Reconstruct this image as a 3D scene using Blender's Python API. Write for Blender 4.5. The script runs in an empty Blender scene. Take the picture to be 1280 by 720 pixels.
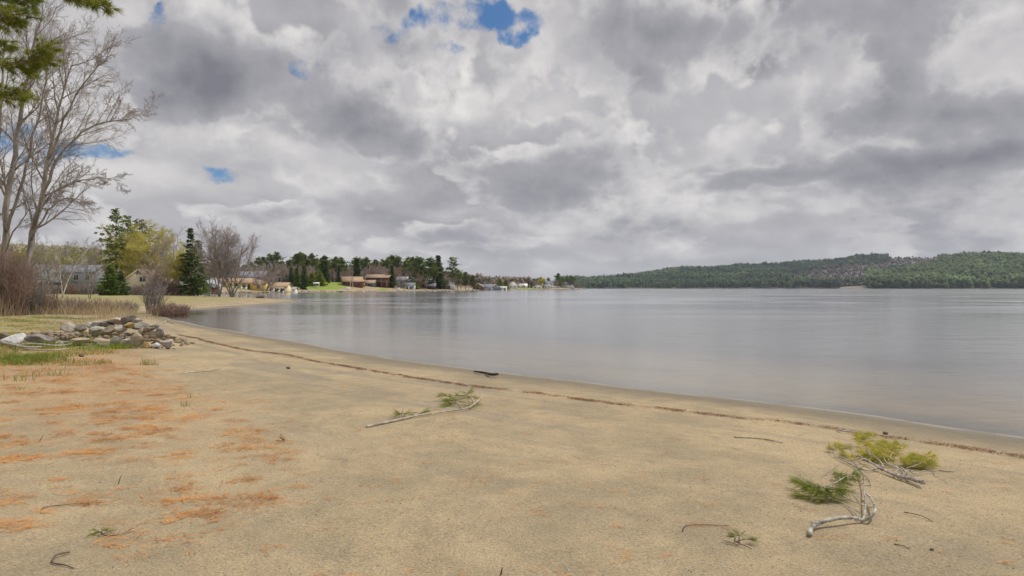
import bpy, math, random
import numpy as np
from mathutils import Vector, noise as mnoise

random.seed(7)
RNG = np.random.default_rng(7)
R = math.radians
scene = bpy.context.scene
C = scene.collection

# ------------------------------------------------------------------ camera
F = 853.33          # focal length in pixels of the 1280 px wide photograph
H = 1.9             # eye height above the lake
cam_d = bpy.data.cameras.new('camera')
cam_d.sensor_width = 36.0
cam_d.lens = 24.0
cam_d.clip_start = 0.05
cam_d.clip_end = 60000
cam = bpy.data.objects.new('camera', cam_d)
cam.location = (0, 0, H)
cam.rotation_euler = (R(90), 0, 0)
C.objects.link(cam)
scene.camera = cam

# ------------------------------------------------------------------ sun + sky
SUN_DIR = Vector((0.62, 0.22, 1.02)).normalized()      # towards the sun
sun_el = math.asin(SUN_DIR.z)
sun_az = math.atan2(SUN_DIR.x, SUN_DIR.y)
sl = bpy.data.lights.new('sun', 'SUN')
sl.energy = 2.7
sl.angle = R(1.2)
sl.color = (1.0, 0.955, 0.88)
so = bpy.data.objects.new('sun', sl)
so.rotation_euler = SUN_DIR.to_track_quat('Z', 'Y').to_euler()
so.location = (30, 20, 60)
C.objects.link(so)

world = bpy.data.worlds.new("World")
scene.world = world
world.use_nodes = True


class NT:
    """small node-tree helper"""
    def __init__(self, tree):
        self.t = tree
        self.n = tree.nodes
        self.l = tree.links

    def new(self, kind, **kw):
        nd = self.n.new(kind)
        for k, v in kw.items():
            setattr(nd, k, v)
        return nd

    def put(self, sock, v):
        if v is None:
            return
        if isinstance(v, bpy.types.NodeSocket):
            self.l.new(v, sock)
        else:
            sock.default_value = v

    def math(self, op, a, b=None, c=None, clamp=False):
        nd = self.new('ShaderNodeMath', operation=op, use_clamp=clamp)
        self.put(nd.inputs[0], a)
        self.put(nd.inputs[1], b)
        self.put(nd.inputs[2], c)
        return nd.outputs[0]

    def vm(self, op, a, b=None, c=None):
        nd = self.new('ShaderNodeVectorMath', operation=op)
        self.put(nd.inputs[0], a)
        if op == 'SCALE':
            self.put(nd.inputs[3], b)
        else:
            self.put(nd.inputs[1], b)
            self.put(nd.inputs[2], c)
        return nd.outputs[1] if op in ('LENGTH', 'DOT_PRODUCT', 'DISTANCE') else nd.outputs[0]

    def rng(self, v, a, b, c=0.0, d=1.0, smooth=True):
        nd = self.new('ShaderNodeMapRange')
        nd.interpolation_type = 'SMOOTHSTEP' if smooth else 'LINEAR'
        self.put(nd.inputs[0], v)
        for i, x in enumerate((a, b, c, d)):
            self.put(nd.inputs[1 + i], x)
        return nd.outputs[0]

    def noise(self, vec, scale, detail=4, rough=0.5, dist=0.0, color=False):
        nd = self.new('ShaderNodeTexNoise')
        self.put(nd.inputs['Vector'], vec)
        nd.inputs['Scale'].default_value = scale
        nd.inputs['Detail'].default_value = detail
        nd.inputs['Roughness'].default_value = rough
        nd.inputs['Distortion'].default_value = dist
        return nd.outputs[1] if color else nd.outputs[0]

    def mix(self, f, a, b, blend='MIX'):
        nd = self.new('ShaderNodeMix', data_type='RGBA', blend_type=blend)
        self.put(nd.inputs[0], f)
        for s, v in ((nd.inputs[6], a), (nd.inputs[7], b)):
            if isinstance(v, tuple) and len(v) == 3:
                v = v + (1,)
            self.put(s, v)
        return nd.outputs[2]

    def ramp(self, v, stops, interp='LINEAR'):
        nd = self.new('ShaderNodeValToRGB')
        nd.color_ramp.interpolation = interp
        el = nd.color_ramp.elements
        while len(el) < len(stops):
            el.new(0.5)
        for e, (p, c) in zip(el, stops):
            e.position = p
            e.color = c if len(c) == 4 else tuple(c) + (1,)
        self.put(nd.inputs[0], v)
        return nd.outputs[0]


def srgb(r, g, b):
    def f(c):
        c /= 255.0
        return c / 12.92 if c <= 0.04045 else ((c + 0.055) / 1.055) ** 2.4
    return (f(r), f(g), f(b))


def build_world():
    t = NT(world.node_tree)
    t.n.clear()
    out = t.new('ShaderNodeOutputWorld')
    bg = t.new('ShaderNodeBackground')
    bg.inputs[1].default_value = 0.1
    t.l.new(bg.outputs[0], out.inputs[0])
    sky = t.new('ShaderNodeTexSky', sky_type='NISHITA')
    sky.sun_disc = False
    sky.sun_elevation = sun_el
    sky.sun_rotation = sun_az
    sky.altitude = 200
    sky.dust_density = 0.6
    sky.ozone_density = 1.5
    tc = t.new('ShaderNodeTexCoord')
    d = t.vm('NORMALIZE', tc.outputs['Generated'])
    sep = t.new('ShaderNodeSeparateXYZ')
    t.l.new(d, sep.inputs[0])
    X, Y, Z = sep.outputs
    Za = t.math('ABSOLUTE', Z)
    # compass bearing and slope of the line of sight
    az = t.math('ARCTAN2', X, Y)
    hyp = t.math('SQRT', t.math('ADD', t.math('MULTIPLY', X, X), t.math('MULTIPLY', Y, Y)))
    v = t.math('DIVIDE', Za, t.math('MAXIMUM', hyp, 0.05))
    c2 = t.new('ShaderNodeCombineXYZ')
    t.put(c2.inputs[0], az)
    t.put(c2.inputs[1], v)
    uv = c2.outputs[0]
    # texture space of the cloud deck: finer and flatter towards the horizon
    cmb = t.new('ShaderNodeCombineXYZ')
    t.put(cmb.inputs[0], t.math('MULTIPLY', az, 1.45))
    t.put(cmb.inputs[1], t.math('MULTIPLY', t.math('LOGARITHM', t.math('ADD', v, 0.14), 2.718), 0.62))
    p = cmb.outputs[0]
    w1 = t.noise(p, 3.2, 6, 0.58, color=True)
    w1 = t.vm('SUBTRACT', w1, (0.5, 0.5, 0.5))
    w2 = t.noise(p, 12.0, 5, 0.6, color=True)
    w2 = t.vm('SUBTRACT', w2, (0.5, 0.5, 0.5))
    vv = t.rng(v, 0.0, 0.30, 0.25, 1.0, smooth=False)
    wa = t.vm('MULTIPLY', w1, (0.20, 0.13, 0))
    wb = t.vm('MULTIPLY', w2, (0.06, 0.05, 0))
    uvw = t.vm('ADD', uv, t.vm('SCALE', t.vm('ADD', wa, wb), vv))

    def blobs(lst, src, inner):
        acc = None
        for (px, py, rx, ry, a) in lst:
            ut, vt = (px - 640) / F, (360 - py) / F
            a0 = math.atan(ut)
            ca = math.cos(a0)
            k = t.vm('SUBTRACT', src, (a0, vt * ca, 0))
            k = t.vm('MULTIPLY', k, (F / rx / ca ** 2, F / ry / ca, 0))
            r = t.vm('LENGTH', k)
            g = t.rng(r, inner, 1.0, a, 0.0)
            acc = g if acc is None else t.math('ADD', acc, g)
        return acc

    masses = [  # bearing, altitude (as image tangents), half sizes, brightness step
        (300, 105, 190, 85, -0.26), (255, 125, 90, 55, -0.10), (445, 165, 95, 50, -0.28), (150, 110, 70, 60, 0.03),
        (640, 225, 220, 70, -0.24), (760, 190, 160, 60, -0.14), (690, 245, 110, 36, -0.12),
        (905, 38, 190, 70, -0.24), (820, 25, 120, 40, -0.07), (1090, 50, 90, 60, 0.08),
        (1150, 130, 210, 58, -0.22), (1070, 145, 90, 40, -0.12),
        (920, 222, 150, 24, -0.25), (1130, 205, 270, 32, -0.24), (1000, 195, 170, 40, -0.08),
        (560, 288, 110, 26, -0.27), (640, 300, 70, 22, -0.12), (420, 268, 130, 26, -0.12),
        (200, 245, 60, 22, -0.20), (300, 262, 160, 20, -0.14),
        (640, 325, 44, 26, -0.14), (800, 330, 75, 13, -0.18), (870, 292, 80, 18, -0.09),
        (70, 262, 130, 30, -0.10), (430, 60, 70, 40, -0.04),
        (110, 12, 110, 42, 0.34), (190, 238, 110, 34, 0.30), (500, 112, 60, 60, 0.22), (470, 72, 70, 40, 0.12), (690, 130, 75, 30, 0.26),
        (560, 125, 90, 40, 0.10), (175, 222, 90, 34, 0.34), (290, 240, 110, 26, 0.24), (340, 185, 150, 26, 0.14),
        (300, 165, 90, 20, 0.10), (90, 150, 90, 60, 0.14), (700, 335, 190, 22, 0.20), (500, 322, 150, 16, 0.17),
        (560, 262, 80, 14, 0.14), (500, 235, 110, 20, 0.16), (460, 210, 90, 18, 0.10), (860, 130, 120, 40, 0.08),
        (1240, 50, 120, 80, 0.10), (1010, 90, 120, 30, 0.08), (980, 260, 260, 22, 0.08), (1200, 170, 140, 20, 0.07),
        (450, 20, 90, 50, 0.10), (620, 90, 150, 30, 0.06), (20, 200, 110, 40, 0.15), (850, 318, 160, 12, 0.10),
    ]
    holes = [
        (575, 10, 95, 34, 0.95), (632, 43, 34, 16, 0.95), (548, 58, 30, 20, 0.75), (270, 226, 42, 16, 1.0),
        (388, 88, 46, 22, 0.62), (125, 190, 75, 20, .8), (200, 32, 26, 30, 0.55), (70, 202, 60, 14, 0.6),
        (640, 20, 90, 30, 0.45), (490, 30, 60, 30, 0.4), (30, 170, 60, 26, 0.6),
    ]
    B = blobs(masses, uvw, 0.0)
    k = 10.0

    def puff(off, scale):
        """lumpy cloud thickness: broad fractal shape plus rounded bulges with creases between them"""
        q = t.vm('ADD', p, off)
        n1 = t.noise(q, scale, 4, 0.5)
        n2 = t.noise(q, scale * 3.1, 5, 0.55)
        bl = t.math('ABSOLUTE', t.math('SUBTRACT', n2, 0.5))
        return t.math('ADD', n1, t.math('ADD', t.math('MULTIPLY', bl, 0.62), 0.0))

    def layer(under, off, scale, bias, thr, soft, top, mid, base, up, depth, gain):
        D = t.math('ADD', t.math('SUBTRACT', puff(off, scale), t.math('MULTIPLY', B, bias)), -0.07)
        o2 = (off[0] + up[0], off[1] + up[1], off[2])
        E = t.math('ADD', t.math('SUBTRACT', puff(o2, scale), t.math('MULTIPLY', B, bias)), -0.07)
        al = t.rng(D, thr, thr + soft)
        # light has to come down through what lies above
        S = t.math('ADD', t.math('MULTIPLY', E, gain), t.math('MULTIPLY', D, 1 - gain))
        sh = t.rng(S, thr - 0.02, thr + depth, 0.0, 1.0, smooth=False)
        c = t.ramp(sh, [(0.0, top), (0.38, mid), (1.0, base)])
        return t.mix(al, under, c)

    # high veil seen between the lower clouds
    n0 = t.noise(p, 3.0, 6, 0.55, 0.3)
    v0 = t.math('ADD', t.math('ADD', 0.58, t.math('MULTIPLY', B, 0.45)), t.math('MULTIPLY', t.math('SUBTRACT', n0, 0.5), 0.9))
    col = t.ramp(v0, [(0.2, srgb(138, 138, 144)), (0.55, srgb(180, 178, 181)), (0.9, srgb(222, 219, 216))])
    col = layer(col, (3.1, 0.7, 0), 1.9, 0.72, 0.355, 0.10, srgb(230, 227, 223), srgb(180, 178, 181), srgb(136, 135, 141), (0.05, 0.085, 0), 0.36, 0.72)
    col = layer(col, (7.7, 2.9, 3), 3.1, 0.85, 0.435, 0.10, srgb(216, 213, 211), srgb(162, 161, 166), srgb(120, 120, 128), (0.032, 0.055, 0), 0.42, 0.74)
    col = t.vm('SCALE', col, k)
    f1 = n0
    f3 = t.noise(p, 15.0, 5, 0.58, 0.1)
    # thin bright veil just over the horizon
    hz = t.rng(Za, 0.0, 0.075, 0.42, 0.0)
    col = t.mix(hz, col, tuple(x * k for x in srgb(204, 200, 195)))
    # cloud deck high overhead, out of the picture, brightened to lift the ambient light
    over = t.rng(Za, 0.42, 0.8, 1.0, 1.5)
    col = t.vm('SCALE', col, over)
    hb = blobs(holes, uvw, 0.25)
    hn = t.math('MULTIPLY', t.math('SUBTRACT', t.math('ADD', t.math('MULTIPLY', f3, 0.6), t.math('MULTIPLY', f1, 0.4)), 0.5), 5.0)
    hm = t.rng(t.math('ADD', hb, t.math('MULTIPLY', hn, t.rng(hb, 0.0, 0.4))), 0.25, 1.15)
    skyc = t.mix(1.0, sky.outputs[0], (0.42, 0.66, 0.86, 1), 'MULTIPLY')
    col = t.mix(hm, col, skyc)
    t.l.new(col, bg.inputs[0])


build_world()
world.cycles.sampling_method = 'MANUAL'
world.cycles.sample_map_resolution = 256
scene.view_settings.view_transform = 'Standard'
scene.view_settings.look = 'None'
scene.view_settings.exposure = 0.10
scene.view_settings.gamma = 1.0
scene.render.engine = 'CYCLES'
scene.cycles.max_bounces = 6
scene.cycles.transparent_max_bounces = 12
scene.cycles.volume_bounces = 0


# ------------------------------------------------------------------ mesh helpers
def mesh_from(name, V, faces):
    """faces: list of int arrays (n,k)"""
    me = bpy.data.meshes.new(name)
    V = np.asarray(V, dtype=np.float32).reshape(-1, 3)
    faces = [np.asarray(f, dtype=np.int32) for f in faces if len(f)]
    me.vertices.add(len(V))
    me.vertices.foreach_set('co', V.ravel())
    nl = sum(f.size for f in faces)
    npoly = sum(len(f) for f in faces)
    me.loops.add(nl)
    me.polygons.add(npoly)
    li = np.concatenate([f.ravel() for f in faces]) if faces else np.zeros(0, np.int32)
    tot = np.concatenate([np.full(len(f), f.shape[1], np.int32) for f in faces])
    st = np.concatenate([[0], np.cumsum(tot)[:-1]]).astype(np.int32)
    me.loops.foreach_set('vertex_index', li)
    me.polygons.foreach_set('loop_start', st)
    me.polygons.foreach_set('loop_total', tot)
    me.update(calc_edges=True)
    me.validate()
    return me


class MB:
    """collects geometry for ONE mesh object"""
    def __init__(self):
        self.V = []
        self.n = 0
        self.F = {}

    def add(self, V, faces):
        V = np.asarray(V, dtype=np.float64).reshape(-1, 3)
        for f in faces:
            f = np.asarray(f, dtype=np.int64)
            if f.size:
                self.F.setdefault(f.shape[1], []).append(f + self.n)
        self.V.append(V)
        self.n += len(V)

    def box(self, x0, x1, y0, y1, z0, z1):
        V = [(x, y, z) for z in (z0, z1) for y in (y0, y1) for x in (x0, x1)]
        self.add(V, [[(0, 2, 3, 1), (4, 5, 7, 6), (0, 1, 5, 4), (2, 6, 7, 3), (0, 4, 6, 2), (1, 3, 7, 5)]])
        return self

    def prism(self, poly, y0, y1):
        """polygon in x,z extruded along y"""
        n = len(poly)
        V = [(x, y0, z) for x, z in poly] + [(x, y1, z) for x, z in poly]
        self.add(V, [[tuple(range(n))], [tuple(range(2 * n - 1, n - 1, -1))],
                     [(i + n, (i + 1) % n + n, (i + 1) % n, i) for i in range(n)]])
        return self

    def prism_x(self, poly, x0, x1):
        n = len(poly)
        V = [(x0, y, z) for y, z in poly] + [(x1, y, z) for y, z in poly]
        self.add(V, [[tuple(range(n - 1, -1, -1))], [tuple(range(n, 2 * n))],
                     [(i, (i + 1) % n, (i + 1) % n + n, i + n) for i in range(n)]])
        return self

    def tubes(self, P, Rr, k, cap=True):
        """P (B,n,3) centre lines, Rr (B,n) radii"""
        P = np.asarray(P, float)
        Rr = np.asarray(Rr, float)
        B, n, _ = P.shape
        T = np.gradient(P, axis=1)
        T /= np.linalg.norm(T, axis=2, keepdims=True) + 1e-9
        ref = np.where(np.abs(T[:, :1, 2:3]) > 0.9, np.array([1.0, 0, 0]), np.array([0, 0, 1.0]))
        ref = np.repeat(ref, n, axis=1)
        U = np.cross(T, ref)
        U /= np.linalg.norm(U, axis=2, keepdims=True) + 1e-9
        W = np.cross(T, U)
        a = np.arange(k) * 2 * np.pi / k
        ring = (U[:, :, None, :] * np.cos(a)[None, None, :, None] + W[:, :, None, :] * np.sin(a)[None, None, :, None])
        V = P[:, :, None, :] + ring * Rr[:, :, None, None]
        V = V.reshape(-1, 3)
        b = np.arange(B)[:, None, None] * (n * k)
        i = np.arange(n - 1)[None, :, None] * k
        j = np.arange(k)[None, None, :]
        j2 = (j + 1) % k
        q = np.stack([b + i + j, b + i + k + j, b + i + k + j2, b + i + j2], axis=-1).reshape(-1, 4)
        faces = [q]
        if cap and k >= 3:
            bb = np.arange(B)[:, None] * (n * k)
            faces.append(bb + np.arange(k)[None, :])
            faces.append(bb + (n - 1) * k + np.arange(k)[None, ::-1])
        self.add(V, faces)

    def build(self, name, material=None, parent=None, smooth=False):
        V = np.concatenate(self.V) if self.V else np.zeros((0, 3))
        me = mesh_from(name, V, [np.concatenate(f) for f in self.F.values()])
        if smooth:
            me.polygons.foreach_set('use_smooth', np.ones(len(me.polygons), bool))
        if material is not None:
            me.materials.append(material)
        o = bpy.data.objects.new(name, me)
        C.objects.link(o)
        if parent is not None:
            o.parent = parent
        return o


def tag(o, label=None, cat=None, group=None, kind=None):
    if label:
        o['label'] = label
    if cat:
        o['category'] = cat
    if group:
        o['group'] = group
    if kind:
        o['kind'] = kind
    return o


def empty(name, loc, rz=0.0):
    o = bpy.data.objects.new(name, None)
    o.location = loc
    o.rotation_euler = (0, 0, rz)
    o.empty_display_size = 0.3
    C.objects.link(o)
    return o


def copy_thing(root, loc, rz=0.0, scale=None, label=None, group=None):
    r = root.copy()
    C.objects.link(r)
    r.location = loc
    r.rotation_euler = (0, 0, rz)
    if scale is not None:
        r.scale = scale if not isinstance(scale, (int, float)) else (scale,) * 3
    if label:
        r['label'] = label
    if group:
        r['group'] = group
    for ch in list(root.children):
        c = ch.copy()
        C.objects.link(c)
        c.parent = r
        for g in list(ch.children):
            d = g.copy()
            C.objects.link(d)
            d.parent = c
    return r


# ------------------------------------------------------------------ materials
def new_mat(name):
    m = bpy.data.materials.new(name)
    m.use_nodes = True
    t = NT(m.node_tree)
    b = t.n.get('Principled BSDF')
    b.inputs['Specular IOR Level'].default_value = 0.25
    return m, t, b


def plain(name, c, rough=0.8, var=0.25, scale=2.0, bump=0.0, bscale=20, c2=None, spec=0.25, stretch=(1, 1, 1), world_space=False):
    m, t, b = new_mat(name)
    if world_space:
        pos = t.new('ShaderNodeNewGeometry').outputs['Position']
    else:
        pos = t.new('ShaderNodeTexCoord').outputs['Object']
    pos = t.vm('MULTIPLY', pos, tuple(stretch))
    n = t.noise(pos, scale, 6, 0.62)
    n = t.rng(n, 0.3, 0.7)
    dark = tuple(x * (1 - var) for x in c)
    lite = c2 if c2 else tuple(min(1, x * (1 + var)) for x in c)
    t.put(b.inputs['Base Color'], t.mix(n, dark, lite))
    b.inputs['Roughness'].default_value = rough
    b.inputs['Specular IOR Level'].default_value = spec
    if bump:
        bn = t.new('ShaderNodeBump')
        bn.inputs['Strength'].default_value = bump
        bn.inputs['Distance'].default_value = 0.02
        t.put(bn.inputs['Height'], t.noise(pos, bscale, 6, 0.65))
        t.l.new(bn.outputs[0], b.inputs['Normal'])
    return m


def foliage(name, c1, c2, c3=None, trans=0.25, nscale=0.35):
    """leaf / needle material: colour differs from clump to clump and leaf to leaf"""
    m, t, b = new_mat(name)
    g = t.new('ShaderNodeNewGeometry')
    oi = t.new('ShaderNodeObjectInfo')
    pos = t.vm('ADD', g.outputs['Position'], t.vm('SCALE', oi.outputs['Location'], 0.37))
    n = t.noise(pos, nscale, 4, 0.6)
    n = t.rng(n, 0.34, 0.66)
    mix = t.math('ADD', t.math('MULTIPLY', n, 0.6), t.math('MULTIPLY', g.outputs['Random Per Island'], 0.4))
    col = t.mix(mix, c1, c2)
    if c3:
        col = t.mix(t.rng(oi.outputs['Random'], 0.3, 1.0, 0, 0.75), col, c3)
    t.put(b.inputs['Base Color'], col)
    b.inputs['Roughness'].default_value = 0.65
    tr = t.new('ShaderNodeBsdfTranslucent')
    t.put(tr.inputs[0], col)
    mx = t.new('ShaderNodeMixShader')
    mx.inputs[0].default_value = trans
    t.l.new(b.outputs[0], mx.inputs[1])
    t.l.new(tr.outputs[0], mx.inputs[2])
    t.l.new(mx.outputs[0], t.n['Material Output'].inputs[0])
    return m


M = {}
M['bark'] = plain('bark_grey', (0.27, 0.245, 0.21), 0.9, 0.45, 3.0, 0.6, 25, stretch=(1, 1, 0.25))
M['bark_far'] = plain('bark_far', (0.25, 0.225, 0.20), 0.9, 0.3, 1.0)
M['bark_brown'] = plain('bark_brown', (0.20, 0.155, 0.12), 0.9, 0.35, 3.0, stretch=(1, 1, 0.3))
M['twig'] = plain('twig', (0.30, 0.265, 0.24), 0.9, 0.3, 0.6)
M['twig_far'] = plain('twig_far', (0.34, 0.30, 0.28), 0.9, 0.25, 0.4)
M['twig_pink'] = plain('twig_pink', (0.34, 0.275, 0.245), 0.9, 0.25, 0.4)
M['twig_red'] = plain('twig_red', (0.33, 0.235, 0.19), 0.9, 0.3, 0.6)
M['birch'] = plain('birch_bark', (0.55, 0.52, 0.47), 0.8, 0.3, 2.0, stretch=(1, 1, 3))
M['pine'] = foliage('pine_needles', (0.065, 0.105, 0.028), (0.23, 0.30, 0.065))
M['pine_olive'] = foliage('pine_needles_olive', (0.09, 0.11, 0.035), (0.23, 0.25, 0.075))
M['spruce'] = foliage('spruce_needles', (0.035, 0.062, 0.022), (0.115, 0.165, 0.045))
M['spruce_lit'] = foliage('spruce_needles_fresh', (0.055, 0.095, 0.02), (0.20, 0.27, 0.05))  # lighter green needles, used for whole trees
M['cedar'] = foliage('cedar_leaves', (0.11, 0.15, 0.02), (0.30, 0.35, 0.05))
M['willow'] = foliage('budding_leaves', (0.40, 0.37, 0.05), (0.66, 0.58, 0.12), trans=0.35)
M['willow_green'] = foliage('budding_leaves_green', (0.24, 0.24, 0.05), (0.46, 0.43, 0.12), trans=0.35)
M['near_pine'] = foliage('white_pine_needles', (0.10, 0.15, 0.02), (0.33, 0.34, 0.05), trans=0.3, nscale=3)


# ------------------------------------------------------------------ shoreline and terrain height
def pz(px, py, z=0.0):
    Y = (H - z) * F / (py - 360.0)
    return ((px - 640) / F * Y, Y)


shore_px = [(1280, 546), (1100, 520), (900, 496), (700, 474), (620, 464.5), (500, 449), (400, 432), (300, 415), (232, 403),
            (205, 396.5), (190, 392.5), (196, 390.4), (240, 388.2), (285, 384.6), (330, 381), (360, 379), (378, 377.3), (372, 375.6),
            (345, 373.8), (322, 372.6), (300, 371.6), (262, 370.6), (236, 369.2)]
shore = [(70, -48), (30, -14.5), (14, 1.2)] + [pz(*p) for p in shore_px]
shore += [(-97, 210), (-98, 243), (-88, 255), (-86, 300), (-74, 331), (-51, 362), (-31, 396), (-24, 490), (2, 620), (46, 800),
          (88, 925), (110, 1010), (70, 1350), (-90, 1650), (-300, 2600), (-900, 7000), (-9000, 7000), (-9000, -3000), (70, -3000)]
SH = np.array(shore)


def sdf(x, y, poly=SH):
    """signed distance: positive on land"""
    x = np.asarray(x, float)
    y = np.asarray(y, float)
    best = np.full(x.shape, 1e18)
    inside = np.zeros(x.shape, bool)
    n = len(poly)
    for i in range(n):
        ax, ay = poly[i]
        bx, by = poly[(i + 1) % n]
        ex, ey = bx - ax, by - ay
        t = np.clip(((x - ax) * ex + (y - ay) * ey) / (ex * ex + ey * ey), 0, 1)
        dx, dy = x - ax - t * ex, y - ay - t * ey
        best = np.minimum(best, dx * dx + dy * dy)
        c = ((ay > y) != (by > y)) & (x < (bx - ax) * (y - ay) / (by - ay + 1e-12) + ax)
        inside ^= c
    d = np.sqrt(best)
    return np.where(inside, d, -d)


def ss(v, a, b):
    t = np.clip((np.asarray(v, float) - a) / (b - a), 0, 1)
    return t * t * (3 - 2 * t)


def vnoise(x, y, s, seed=0):
    """cheap smooth value noise, numpy"""
    x = np.asarray(x, float) / s + 1000 + seed * 17.3
    y = np.asarray(y, float) / s + 1000 + seed * 9.1
    xi, yi = np.floor(x), np.floor(y)
    fx, fy = x - xi, y - yi
    fx, fy = fx * fx * (3 - 2 * fx), fy * fy * (3 - 2 * fy)

    def h(i, j):
        v = np.sin(i * 127.1 + j * 311.7 + seed * 74.7) * 43758.5453
        return v - np.floor(v)
    a, b, c, d = h(xi, yi), h(xi + 1, yi), h(xi, yi + 1), h(xi + 1, yi + 1)
    return (a * (1 - fx) + b * fx) * (1 - fy) + (c * (1 - fx) + d * fx) * fy - 0.5


def fbm(x, y, s, o=4, seed=0):
    r = 0
    a = 1.0
    for i in range(o):
        r = r + a * vnoise(x, y, s / 2 ** i, seed + i)
        a *= 0.5
    return r


# ridge lines of the hills over the lake, as bearing -> top height
RA_px = np.array([690, 715, 740, 780, 850, 900, 950, 1000, 1050, 1100, 1140, 1175, 1230, 1400, 1700, 2200])
RA_py = np.array([357, 352, 350, 346.5, 339.5, 337.5, 336, 332, 327, 323.5, 322.5, 323, 324, 322, 326, 330])
RB_px = np.array([1040, 1080, 1120, 1160, 1200, 1240, 1280, 1400, 1600, 2000])
RB_py = np.array([361, 354, 345, 335, 328, 324, 325, 322, 326, 335])


def far_height(x, y):
    b = x / np.maximum(y, 1.0) * F + 640
    ysA, yrA = 2350.0, 3500.0
    hA = (360 - np.interp(b, RA_px, RA_py)) / F * yrA
    prof = ss(y, ysA, yrA) * 0.55 + 0.45 * np.clip((y - ysA) / (yrA - ysA), 0, 1)
    zA = hA * prof + 1.5 * np.clip((y - ysA) / 15, -3, 1)
    zA = np.where(y > yrA, np.maximum(hA * (1 - 0.4 * ss(y, yrA, yrA + 2500)), -3), zA)
    zA = zA + fbm(x, y, 420, 4, 3) * 26 * ss(y, ysA + 100, ysA + 900)
    ysB, yrB = 1980.0, 2650.0
    hB = (360 - np.interp(b, RB_px, RB_py)) / F * yrB
    pB = ss(y, ysB, yrB) * 0.5 + 0.5 * np.clip((y - ysB) / (yrB - ysB), 0, 1)
    zB = np.where(hB > 0, hB * pB, -4) * np.where(y > yrB, 1 - ss(y, yrB, yrB + 800), 1) + 1.5 * np.clip((y - ysB) / 12, -4, 1)
    zB = zB + fbm(x, y, 300, 4, 8) * 14 * ss(y, ysB + 60, ysB + 500)
    zB = np.where(b < 1050, -6, zB)
    z = np.maximum(zA, zB)
    return np.where(b < 700, -6, z)


def height(x, y):
    x = np.asarray(x, float)
    y = np.asarray(y, float)
    d = sdf(x, y)
    d = d + ss(y, 14, 60) * 0.5 * vnoise(x, y, 3.0, 5) * (np.abs(d) < 8) + 0.16 * vnoise(x, y, 1.1, 6) + 0.30 * vnoise(x, y, 3.1, 16)
    near = np.interp(d, [-400, -120, -40, -15, -6, -2, 0, 3, 6, 10, 20, 60, 200],
                     [-14, -9, -3.4, -.8, -.24, -.07, 0, .15, .25, .34, .48, .72, .9])
    farp = np.interp(d, [-400, -30, -10, 0, 3, 10, 30, 80, 200, 600, 2000],
                     [-14, -5, -2, 0, .7, 1.4, 2.8, 4.6, 7, 12, 18])
    w = ss(y, 196, 240)
    z = near * (1 - w) + farp * w
    land = ss(d, 0.5, 4)
    z = z + land * (0.05 * vnoise(x, y, 2.6, 1) + 0.02 * vnoise(x, y, 0.8, 2)) * (1 - ss(y, 60, 100))
    z = z + ss(d, 10, 60) * ss(y, 200, 400) * vnoise(x, y, 60, 4) * 2.0
    # low bank in front of the thicket, gravel core below the rock pile
    z = z + 0.26 * np.exp(-((y - 20.4 + 0.05 * (x + 12)) / 0.62) ** 2) * ss(x, -15.5, -14.0) * (1 - ss(x, -10.3, -9.6))
    # bright green lawn rising to the wood on the far shore
    z = z + 2.2 * np.exp(-((x + 92) / 16) ** 2 - ((y - 352) / 22) ** 2) * ss(d, 2, 16)
    # wooded hills behind the left shore and blue ones on the horizon
    hill = 66 * np.exp(-((x + 1110) / 300) ** 2 - ((y - 1600) / 420) ** 2) + 16 * np.exp(-((x + 800) / 420) ** 2 - ((y - 1750) / 420) ** 2)
    z = z + hill * ss(d, 50, 500)
    z = z + (84 * np.exp(-((x + 215) / 260) ** 2) + 70 * np.exp(-((x + 640) / 380) ** 2)) * np.exp(-((y - 4600) / 600) ** 2) * (d > 0)
    fh = far_height(x, y)
    return np.where((y > 1700) & (fh > -5.9), np.maximum(z, fh), z)


def hz(x, y):
    return float(height(np.array([x]), np.array([y]))[0])


_Yg = np.exp(np.linspace(math.log(2.0), math.log(1400), 5000))


def ground_at(px, py, lift=0.0):
    """where the line of sight through (px, py) meets the ground (+ lift)"""
    x = (px - 640) / F * _Yg
    zr = H - (py - 360) / F * _Yg
    zg = height(x, _Yg) + lift
    below = np.nonzero(zr <= zg)[0]
    i = int(below[0]) if len(below) else len(_Yg) - 1
    if i > 0 and zr[i] <= zg[i]:
        a, b = (zr - zg)[i - 1], (zr - zg)[i]
        t = a / (a - b + 1e-12)
        Y = _Yg[i - 1] * (1 - t) + _Yg[i] * t
    else:
        Y = _Yg[i]
    return Vector(((px - 640) / F * Y, Y, H - (py - 360) / F * Y))


def at(px, Y, top=None):
    """base point on the ground at bearing px and distance Y; with top also the height reaching up to image row top"""
    x = (px - 640) / F * Y
    z = hz(x, Y)
    if top is None:
        return Vector((x, Y, z))
    return Vector((x, Y, z)), H + (360 - top) / F * Y - z


LIT_Y = [3.0, 3.7, 4.75, 5.5, 6.7, 8.4, 11, 14.9, 17.5, 20, 24, 400]
LIT_X = [-2.2, -1.9, -1.45, -1.25, -1.8, -2.8, -4.7, -6.8, -8.4, -13.5, -17, -400]


def litter_amount(x, y):
    xb = np.interp(y, LIT_Y, LIT_X)
    e = 0.5 + y * 0.06
    return ss(xb - x + vnoise(x, y, 1.4, 11) * 1.2, -e * 0.4, e)


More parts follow.
